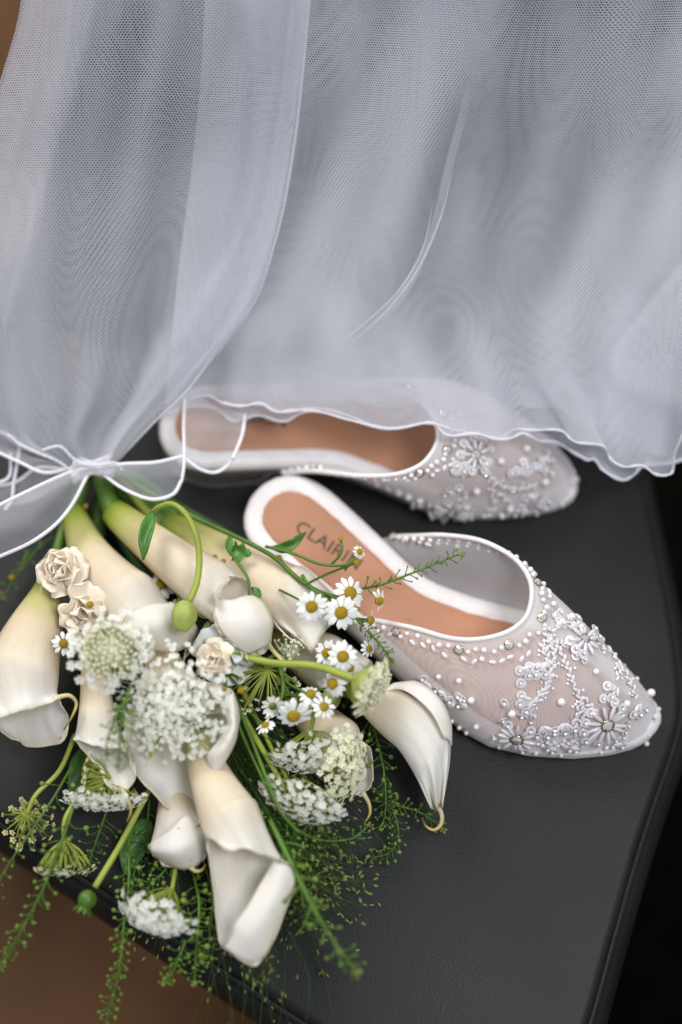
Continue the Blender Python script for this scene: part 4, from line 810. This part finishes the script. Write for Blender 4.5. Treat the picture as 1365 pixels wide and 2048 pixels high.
# --- seed pod sprigs
pod = MB().ball((0, 0, 0), (1, .92, .6), n=9, m=6); pod.tube([(1, 0, 0), (1.25, 0, 0)], [.08, .04], 4); PODM = pod.mesh('seed_pod', POD)
def sprig(label, pts, n, pr=4.5, pl=16, r=2.6, mat=STEM, sp=1., tipn=10, u0=.12, dense=1., cat='sprig', tipm=None):
    off = P(*pts[0]); c = path3(pts, 60); m = MB(); o = thing('seed_pod_sprig', label, cat, 'fine sprigs of round green pods', tuple(off)); m.tube(c-off, np.linspace(r, r*.5, 60)*.00258, 6)
    T = np.gradient(c, axis=0); pods = []
    for i in range(n):
        u = u0+(1-u0)*(i+random.random()*.7)/n; j = min(58, int(u*59)); p = c[j]; t_ = nrm(T[j]); S = nrm(np.cross(TOC, t_)); N_ = np.cross(t_, S); a = i*2.4+random.random()
        d = nrm(S*math.cos(a)+N_*math.sin(a)*.7+t_*random.uniform(.2, .9)); L = pl*.00258*random.uniform(.6, 1.25)*(1-.45*u); bend = TOC*.25*L+t_*L*.2*random.uniform(-1, 1)
        e = p+d*L; e[2] = max(e[2], .02 if e[1] > -2.6 else e[2]); q = cr([p, p+d*L*.5+bend, e], 5); m.tube(q-off, [r*.0010]*5, 3, cap=False)
        pods.append((e, nrm(e-q[3]), pr*1.02*pxs(e)*random.uniform(.65, 1.15)*(1-.35*u)))
    m.build('stalk', mat, o)
    for e, d, s_ in pods:
        y = nrm(np.cross(d, nrm(TOC+.7*rng.normal(size=3)))); inst('seed_pod', PODM, o, mat4(e+d*s_-off, np.array([d, y, np.cross(d, y)]), s_))
    mb = MB(); e = c[-1]
    for i in range(tipn):
        d = nrm(nrm(T[-1])*.8+.7*rng.normal(size=3)); mb.ball(e+d*random.uniform(.3, 1)*.03-off, random.uniform(.004, .008), n=5, m=4)
    if tipn: mb.build('buds', SEED, o)
    return o
sprig('sprig of tiny pods reaching right over the insole of the front shoe', [(700, 1182, .60), (760, 1170, .66), (820, 1148, .72), (870, 1128, .76), (920, 1108, .80)], 34, 3.8, 20, 3.0, tipn=18)
sprig('sprig bending down along the beaded rim below the daisies', [(690, 1215, .55), (730, 1255, .60), (765, 1295, .62), (785, 1325, .62)], 34, 4, 16, 3.)
sprig('sprig of green pods over the left edge of the largest lace flower', [(262, 1370, .96), (246, 1420, 1.0), (240, 1480, 1.0), (238, 1535, .98)], 30, 6, 22, 3.)
sprig('thin second sprig beside the one on the largest lace flower', [(248, 1400, .98), (230, 1440, 1.0), (215, 1480, 1.0), (213, 1520, .98)], 16, 4, 18, 2.4)
sprig('sprig hanging from the left stem past the chair corner', [(145, 1530, .3), (105, 1600, .4), (50, 1680, .44), (5, 1750, .40), (-15, 1800, .38)], 20, 6, 26, 2.8)
sprig('long drooping sprig down over the brown floor at far left', [(155, 1590, .34), (125, 1680, .42), (90, 1770, .44), (55, 1840, .38), (25, 1895, .30), (5, 1930, .2)], 44, 6, 28, 3.2)
sprig('long sprig hanging straight down off the chair over the brown floor', [(258, 1660, .2), (258, 1770, .30), (248, 1850, .32), (240, 1930, .26), (224, 2000, .18), (208, 2060, .1)], 64, 5.5, 24, 2.8)
sprig('sprig with round pods left of the lowest calla', [(385, 1740, .2), (398, 1800, .28), (396, 1860, .3), (392, 1910, .26), (390, 1962, .22)], 40, 7, 26, 2.8)
sprig('leafy short sprig right of the ragged lace flower', [(372, 1880, .3), (358, 1915, .3), (345, 1945, .28), (333, 1962, .26)], 20, 5, 20, 2.6)
sprig('sprig hanging between the ragged lace flower and the lowest calla', [(400, 1700, .15), (425, 1790, .2), (420, 1870, .2), (415, 1920, .2)], 34, 6, 26, 2.6)
sprig('sprig with thick pods above the ragged lace flower', [(345, 1700, .16), (330, 1740, .2), (300, 1770, .22), (285, 1790, .2)], 24, 6.5, 24, 2.6)
sprig('sprig running down right of the edge on lace flowers', [(728, 1400, .2), (752, 1470, .2), (768, 1540, .2), (772, 1610, .18), (766, 1650, .16)], 44, 5.5, 30, 2.8)
sprig('sprig reaching right under the hooked calla tip', [(745, 1600, .12), (790, 1610, .14), (840, 1625, .14), (885, 1655, .12)], 24, 5, 24, 2.4)
sprig('sprig curling back at the lower right of the bouquet', [(740, 1570, .12), (785, 1620, .14), (797, 1670, .14), (780, 1705, .12), (742, 1716, .1)], 40, 5, 22, 2.4)
sprig('curved pale sprig ending below the lower lace flower', [(555, 1615, .5), (590, 1655, .42), (640, 1680, .34), (700, 1678, .3), (735, 1655, .28)], 24, 4.5, 20, 3.4)
sprig('stout blurred sprig stem pointing at the lower right corner', [(540, 1640, .5), (590, 1740, .62), (635, 1830, .66), (680, 1900, .64), (712, 1942, .60)], 26, 7, 34, 5.5, tipn=24)
sprig('sprig of fat pods hugging the right side of the lowest calla', [(520, 1600, .3), (575, 1700, .36), (600, 1770, .36), (615, 1850, .3)], 34, 7.5, 36, 2.8)
sprig('small dark sprig in the gap beside the left calla', [(285, 1090, .3), (305, 1115, .36), (325, 1150, .34)], 16, 4.5, 22, 2.4)
sprig('dark sprig below the left edge on lace flower', [(215, 1620, .1), (190, 1690, .14), (175, 1740, .12)], 26, 5, 30, 2.4)
sprig('dark sprig low in the middle, under the ragged lace flower', [(300, 1600, .08), (290, 1680, .1), (270, 1740, .1), (262, 1800, .1)], 30, 5, 34, 2.6)
sprig('fine sprig at the far left below the ribbon tail', [(150, 1060, .1), (90, 1085, .12), (50, 1130, .12), (8, 1190, .1)], 16, 4, 26, 3.0)
sprig('short sprig right of the hanging bud', [(400, 1170, .3), (440, 1180, .34), (465, 1200, .3)], 14, 5, 24, 2.4)
# --- airy grass: too many hairs to count
def grass(label, groups):
    m = MB(); sd = MB(); off = P(500, 1600, .2)
    for (ox, oy, oz, sx, sy, n, a0, a1, L0, L1) in groups:
        for i in range(n):
            x = ox+random.gauss(0, sx); y = oy+random.gauss(0, sy); z = oz+random.uniform(-.12, .12); a = math.radians(random.uniform(a0, a1)); L = random.uniform(L0, L1)
            ex, ey = x+L*math.cos(a), y+L*math.sin(a); z2 = max(.03, z*random.uniform(.3, 1.3)); b = random.gauss(0, .1)*L
            c = cr([P(x, y, max(.03, z)), P((x+ex)/2-b*math.sin(a), (y+ey)/2+b*math.cos(a), max(.04, (z+z2)/2+random.uniform(0, .12))), P(ex, ey, z2)], 9); m.tube(c-off, np.linspace(.0019, .0010, 9), 3, cap=False)
            for k in range(random.randint(1, 4)):
                q = c[random.randint(4, 8)]; d = nrm(nrm(c[8]-c[6])+.7*rng.normal(size=3)); e = q+d*random.uniform(.02, .09); m.tube([q-off, e-off], [.001, .0008], 3, cap=False)
                B = basis(d); sd.ball(e+d*.012-off, (.0045, .0045, .013), B, 5, 4)
    o = m.build('airy_grass', GRASS); o.location = off; tag(o, label, 'grass', kind='stuff'); s2 = sd.build('seeds', SEED, o); tag(s2, kind='stuff')
grass('haze of fine green grass with tiny pale seeds beneath the bouquet',
      [(480, 1480, .22, 24, 55, 210, 35, 75, 110, 300), (530, 1600, .24, 26, 50, 150, 25, 75, 80, 240), (570, 1700, .2, 22, 40, 28, 0, 75, 70, 210), (500, 1820, .16, 45, 40, 34, 55, 110, 90, 250), (370, 1690, .12, 50, 50, 30, 60, 120, 80, 230), (590, 1300, .14, 60, 30, 40, 20, 80, 60, 150)])

# ------------------------------------------------------------------ veil and ribbon
ZC = 1.
def sheet(rows, nu=80, nv=90, warp=0., fold=.0, ff=9., seed=0, rot=0., uvs=1.):
    """rows of picture points with heights -> smooth sheet, its net running with the cloth"""
    R = np.array([cr(pp(r), nu) for r in rows]); G = np.stack([cr(R[:, j], nv) for j in range(nu)], 1); r = np.random.default_rng(seed)
    U, V = np.meshgrid(np.linspace(0, 1, nu), np.linspace(0, 1, nv)); ph = r.uniform(0, 6.28, 8)
    if fold:
        f = fold*(np.sin(ff*U*2+1.5*V+ph[0])+.6*np.sin(ff*3.1*U+2.5*np.sin(2.2*V+ph[4])+ph[1])+.45*np.sin(6*V+5*U+ph[2])+.25*np.sin(ff*7*U+3*V+ph[5]))
        f *= np.clip(V*1.0+.35, 0, 1); G = G+f[..., None]*np.array([.15, -.2, .9])
    # net direction: every sheet shares a gentle drift; each one is pulled sideways differently, mostly along its hanging folds
    x = G[..., 0]; y = G[..., 1]*.85+G[..., 2]*.5; X, Y = x+.12*np.sin(1.3*y+.4), y
    dx = .045*np.sin(2.3*X+.8*np.sin(1.1*Y+ph[0])+ph[1])+.028*np.sin(4.9*X-.9*Y+1.3*np.sin(1.9*Y+1.7*X)+ph[2])+.016*np.sin(9.5*X+1.4*Y+1.2*np.sin(3.7*Y+2.*X)+ph[3])+.020*np.sin(1.7*Y+1.1*X+ph[4])+.010*np.sin(5.1*Y-3.*X+ph[5])
    dy = .006*np.sin(1.9*Y+2.1*X+ph[6]); k = warp/.05
    x, y = x+.05*np.sin(1.1*y)+1.25*k*dx, y+.04*np.sin(1.2*x)+k*dy; uv = np.stack([x*uvs, y*uvs], -1).reshape(-1, 2)
    return G, uv
def density(nu, nv, seed, amt=.12, lean=0., hemd=0., add=0.):
    """gathered cloth lies denser along its folds"""
    r = np.random.default_rng(seed+50); U, V = np.meshgrid(np.linspace(0, 1, nu), np.linspace(0, 1, nv)); p = r.uniform(0, 6.28, 6); hem = hemd*np.clip((V-.62)/.3, 0, 1)+add; A = U+lean*V+.03*np.sin(5*V+p[0])
    d = np.sin(11*A+p[1])+.8*np.sin(23*A+2*V+p[2])+.6*np.sin(47*A+3*np.sin(3*V+p[3]))+.5*np.sin(5*V+6*U+p[4]); return amt*(d/2-.1)+hem
def clamp_above(G): return G
def cordline(parent, pts, r=.008, name='hem_cord', faint=False):
    m = MB(); u = np.linspace(0, 1, len(pts)); m.tube(pts, r*(.85+.3*np.sin(u*150)*np.sin(u*47)) if not faint else r*np.sin(np.pi*np.clip(u, .02, .98))**.6, 7); return m.build(name, CORD_FAINT if faint else CORD_SOFT, parent)
veil = thing('bridal_veil', 'sheer white net veil with a wavy corded hem draped over the chair', 'veil')
hem1 = [(330, 800, .50), (372, 797, .52), (415, 790, .54), (445, 809, .55), (480, 819, .56), (520, 812, .56), (552, 827, .57), (590, 822, .58), (640, 815, .60), (700, 832, .62), (760, 856, .64), (822, 851, .66), (865, 846, .68), (895, 871, .68), (950, 868, .68), (990, 882, .66), (1022, 878, .64), (1045, 868, .62), (1080, 880, .60), (1122, 880, .56), (1155, 900, .52), (1180, 917, .50), (1192, 918, .48), (1205, 945, .46), (1240, 962, .44), (1268, 950, .44), (1290, 930, .44), (1340, 925, .44), (1420, 900, .44)]
hem2 = [(330, 830, .46), (380, 812, .48), (430, 812, .50), (470, 838, .52), (520, 826, .54), (570, 840, .56), (620, 822, .58), (700, 845, .60), (780, 862, .62), (850, 850, .65), (890, 858, .66), (930, 862, .66), (1000, 874, .66), (1030, 858, .65), (1065, 860, .64), (1122, 861, .62), (1148, 886, .60), (1205, 893, .58), (1222, 920, .56), (1246, 936, .56), (1280, 934, .56), (1305, 950, .55), (1328, 953, .55), (1345, 940, .54), (1360, 890, .54), (1420, 780, .54)]
def resample(L, xs):
    A = np.array(L, float); c = cr(A, 600); return c
def hemrows(hem, tops, x0=560):
    H = cr(np.array(hem, float), 60); rows = []
    for (y, z, xa, xb) in tops: rows.append([(xa+(xb-xa)*k/59, y+6*math.sin(k*.3+y), z) for k in range(60)])
    rows.append([tuple(0.5*(np.array(a)+np.array(b))) for a, b in zip(rows[-1], map(tuple, H))]); rows.append([tuple(h) for h in H]); return rows
T1 = [(-150, 1.98, 420, 1460), (0, 1.66, 410, 1450), (180, 1.36, 400, 1440), (360, 1.08, 380, 1430), (520, .90, 360, 1420), (660, .78, 345, 1415)]
layers = [(hem1, T1, .04, .035, 9, 1, .0), (hem2, [(y, z+.06, a, b) for y, z, a, b in T1], .05, .035, 7, 2, .06), (hem2, [(y, z-.08, a, b) for y, z, a, b in T1], .03, .04, 11, 4, -.05)]
for i, (h, T, wp, fo, ff, sd, rt) in enumerate(layers):
    rows = hemrows(h, T)
    if i == 2: rows[-1] = [(x, y-40, z-.06) for x, y, z in rows[-1]]
    G, uv = sheet(rows, 150, 120, wp, fo, ff, sd, rt)
    V = np.linspace(0, 1, 120)
    MB().grid(G, density(150, 120, sd, .21, .25, .20), uv=uv).build('veil_layer', VEIL, veil)
    if i < 2: cordline(veil, G[-1], .0095 if i == 0 else .008)
# left panel gathered into the ribbon, its right edge folded over
L3 = [[(20, -150, 2.0), (120, -150, 2.02), (300, -150, 2.05), (480, -150, 2.06), (650, -150, 2.0)], [(42, 0, 1.78), (150, 0, 1.80), (320, 0, 1.82), (480, 0, 1.84), (622, 0, 1.80)], [(-8, 190, 1.46), (110, 180, 1.50), (290, 170, 1.52), (460, 160, 1.54), (606, 150, 1.50)],
      [(-60, 380, 1.16), (70, 350, 1.22), (260, 330, 1.24), (430, 310, 1.26), (588, 300, 1.24)], [(-80, 560, .94), (60, 530, 1.0), (230, 500, 1.02), (400, 470, 1.04), (560, 450, 1.02)], [(-70, 720, .74), (60, 690, .80), (210, 660, .84), (370, 630, .84), (512, 604, .84)],
      [(-50, 830, .58), (60, 810, .64), (180, 800, .70), (300, 770, .70), (400, 752, .68)], [(0, 880, .50), (70, 875, .54), (150, 880, .58), (230, 870, .58), (300, 858, .56)], [(110, 925, .46), (140, 928, .48), (170, 932, .50), (205, 930, .50), (238, 922, .48)]]
G, uv = sheet(L3, 120, 130, .04, .020, 8, 5, .03); MB().grid(G, density(120, 130, 5, .10, 0, .12, .08), uv=uv).build('veil_layer', VEIL, veil)
L4 = [[(x, y, z-.07) for x, y, z in r] for r in L3]; G, uv = sheet(L4, 120, 130, .06, .03, 6, 8, -.05); MB().grid(G, density(120, 130, 8, .10, 0, .12, .06), uv=uv).build('veil_layer', VEIL, veil)
def strip(rows, wp=.04, fo=.012, sd=1, nu=40, nv=110, rt=.1, fade=(1, 0, .2, 0)):
    # the cloth thins out where a fold opens again: left, right, bottom, top
    G, uv = sheet(rows, nu, nv, wp, fo, 4, sd, rt); U, V = np.meshgrid(np.linspace(0, 1, nu), np.linspace(0, 1, nv)); f = np.ones_like(U); l, r_, b, t = fade
    if l: f *= np.clip(U/(.45*l), 0, 1)
    if r_: f *= np.clip((1-U)/(.45*r_), 0, 1)
    if b: f *= np.clip((1-V)/b, 0, 1)
    if t: f *= np.clip(V/t, 0, 1)
    return MB().grid(G, -1.3*(1-f*f*(3-2*f)), uv=uv).build('fold', VEIL, veil)
strip([[(575, -150, 2.06), (650, -150, 2.03)], [(560, 0, 1.88), (622, 0, 1.83)], [(545, 150, 1.58), (606, 150, 1.53)], [(525, 300, 1.31), (588, 300, 1.27)], [(495, 450, 1.09), (560, 450, 1.05)], [(430, 610, .92), (512, 604, .87)], [(300, 770, .76), (400, 752, .71)], [(190, 900, .58), (245, 918, .52)]], sd=3)
strip([[(380, -150, 2.08), (640, -150, 2.04)], [(420, 0, 1.90), (612, 0, 1.85)], [(455, 150, 1.60), (598, 150, 1.55)], [(450, 320, 1.33), (580, 300, 1.29)], [(400, 480, 1.11), (552, 450, 1.07)], [(270, 640, .94), (505, 600, .89)], [(200, 780, .78), (395, 750, .73)], [(165, 900, .60), (240, 915, .54)]], sd=4, rt=.02)
strip([[(60, -150, 2.08), (260, -150, 2.10)], [(50, 0, 1.84), (240, 0, 1.88)], [(0, 190, 1.52), (200, 180, 1.58)], [(-50, 380, 1.24), (150, 330, 1.30)], [(-70, 560, 1.02), (90, 520, 1.08)], [(-60, 720, .80), (30, 690, .86)], [(-50, 800, .7), (0, 790, .72)]], sd=6, rt=-.08, fade=(0, .8, .3, 0))
strip([[(940, -50, 1.82), (1000, -50, 1.80)], [(925, 150, 1.50), (965, 150, 1.48)], [(885, 330, 1.22), (912, 335, 1.20)], [(850, 470, 1.04), (872, 478, 1.02)], [(790, 580, .92), (822, 590, .90)], [(700, 670, .84), (735, 690, .82)], [(600, 745, .76), (640, 770, .74)]], sd=7, fo=.004, nu=24, fade=(.6, .6, .35, .3))
strip([[(1400, 430, 1.1), (1480, 560, 1.1)], [(1330, 520, 1.06), (1440, 640, 1.06)], [(1250, 610, .98), (1420, 720, .98)], [(1185, 700, .88), (1400, 780, .90)], [(1205, 780, .80), (1390, 840, .82)], [(1260, 850, .72), (1380, 890, .72)]], sd=9, rt=.2, fade=(.5, 0, .35, .2))
for pts, r in [([(868, 400, 1.12), (845, 500, 1.0), (800, 578, .93), (735, 642, .86), (660, 702, .80)], .0022), ([(905, 345, 1.18), (880, 440, 1.07), (835, 540, .97), (775, 620, .89), (700, 690, .82)], .0026),
               ([(621, 0, 1.84), (606, 150, 1.54), (588, 300, 1.28), (560, 450, 1.06), (512, 604, .88)], .0035), ([(512, 604, .88), (440, 690, .78), (380, 775, .70), (300, 852, .6), (235, 922, .5)], .0035)]:
    cordline(veil, path3(pts, 50), r*1.9, 'gathered_edge', True)
# left hem cords running into the knot
for pts in [[(-20, 858, .52), (20, 872, .54), (38, 888, .54), (75, 905, .55), (115, 922, .54), (140, 940, .52)], [(85, 900, .60), (120, 893, .62), (145, 915, .58), (165, 928, .56), (200, 930, .56), (232, 926, .54), (245, 940, .5)]]: cordline(veil, path3(pts, 80), .009)

ZC = .8
bow = thing('organza_ribbon', 'sheer white corded organza ribbon tied round the stems in a bow', 'ribbon', None, tuple(P(175, 938, .5)))
boff = np.array(bow.location)
def rib(rows, nu=40, nv=24, name='ribbon_loop', cords=(0, 1), fold=.01, sd=1):
    G, uv = sheet(rows, nu, nv, .02, fold, 3, sd); o = MB().grid(G-boff, uv=uv).build(name, ORG, bow)
    for k in cords: m = MB(); m.tube(G[0 if k == 0 else -1]-boff, .0095, 7); m.build('edge_cord', CORD, o)
rib([[(150, 940, .56), (90, 966, .66), (40, 990, .70), (-30, 1025, .70)], [(160, 950, .60), (105, 1000, .72), (50, 1045, .76), (-30, 1070, .74)], [(176, 950, .56), (135, 1022, .64), (72, 1080, .66), (-30, 1126, .64)]], name='ribbon_tail', sd=2)
rib([[(185, 936, .54), (250, 928, .60), (310, 925, .62), (368, 912, .60)], [(190, 942, .56), (250, 955, .64), (310, 955, .66), (362, 945, .62)], [(200, 944, .54), (245, 975, .60), (300, 998, .62), (345, 990, .60), (364, 960, .60)]], cords=(0, 1), sd=3)
cordl = lambda pts, r=.009: MB().tube(path3(pts, 40)-boff, r, 7).build('edge_cord', CORD, bow)
cordl([(364, 962, .60), (369, 920, .61), (368, 850, .60), (370, 792, .56)])
rib([[(370, 795, .55), (372, 850, .60), (370, 915, .60)], [(420, 800, .54), (430, 860, .62), (410, 925, .60)], [(490, 830, .56), (485, 870, .62), (466, 918, .60)]], cords=(1,), sd=5)
cordl([(372, 918, .60), (400, 938, .58), (430, 945, .56), (455, 932, .56), (468, 912, .58)])
rib([[(150, 935, .52), (90, 945, .54), (40, 925, .54), (-30, 892, .52)], [(140, 925, .50), (90, 920, .52), (40, 900, .50), (-30, 860, .48)]], cords=(0,), sd=6)
rib([[(150, 942, .46), (80, 935, .40), (30, 965, .36), (-30, 975, .34)], [(150, 948, .44), (90, 990, .40), (40, 1010, .36), (-30, 1000, .34)]], cords=(0,), sd=7)
cordl([(40, 885, .5), (36, 920, .46), (28, 965, .40), (24, 1000, .36), (10, 1020, .34)], .009)
cordl([(22, 905, .44), (20, 950, .4), (0, 965, .38), (-20, 965, .38)], .009)
# the knot: a pleated wrapped band of the same ribbon
m = MB(); kp = cr(pp([(148, 944, .50), (165, 938, .54), (185, 935, .55), (205, 934, .54), (226, 930, .50)]), 26)-boff; G = []
for i, c in enumerate(kp):
    u = i/25; r = .052+.022*abs(u*2-1)+.006*math.sin(9*u); a = np.arange(40)/40*2*math.pi
    rr = r*(1+.16*np.sin(7*a+4*u)+.08*np.sin(13*a-3*u)); G.append(c+rr[:, None]*(np.cos(a)[:, None]*UPV*.72+np.sin(a)[:, None]*TOC))
MB().grid(np.array(G), closed=True).build('knot', CORD_SOFT, bow)
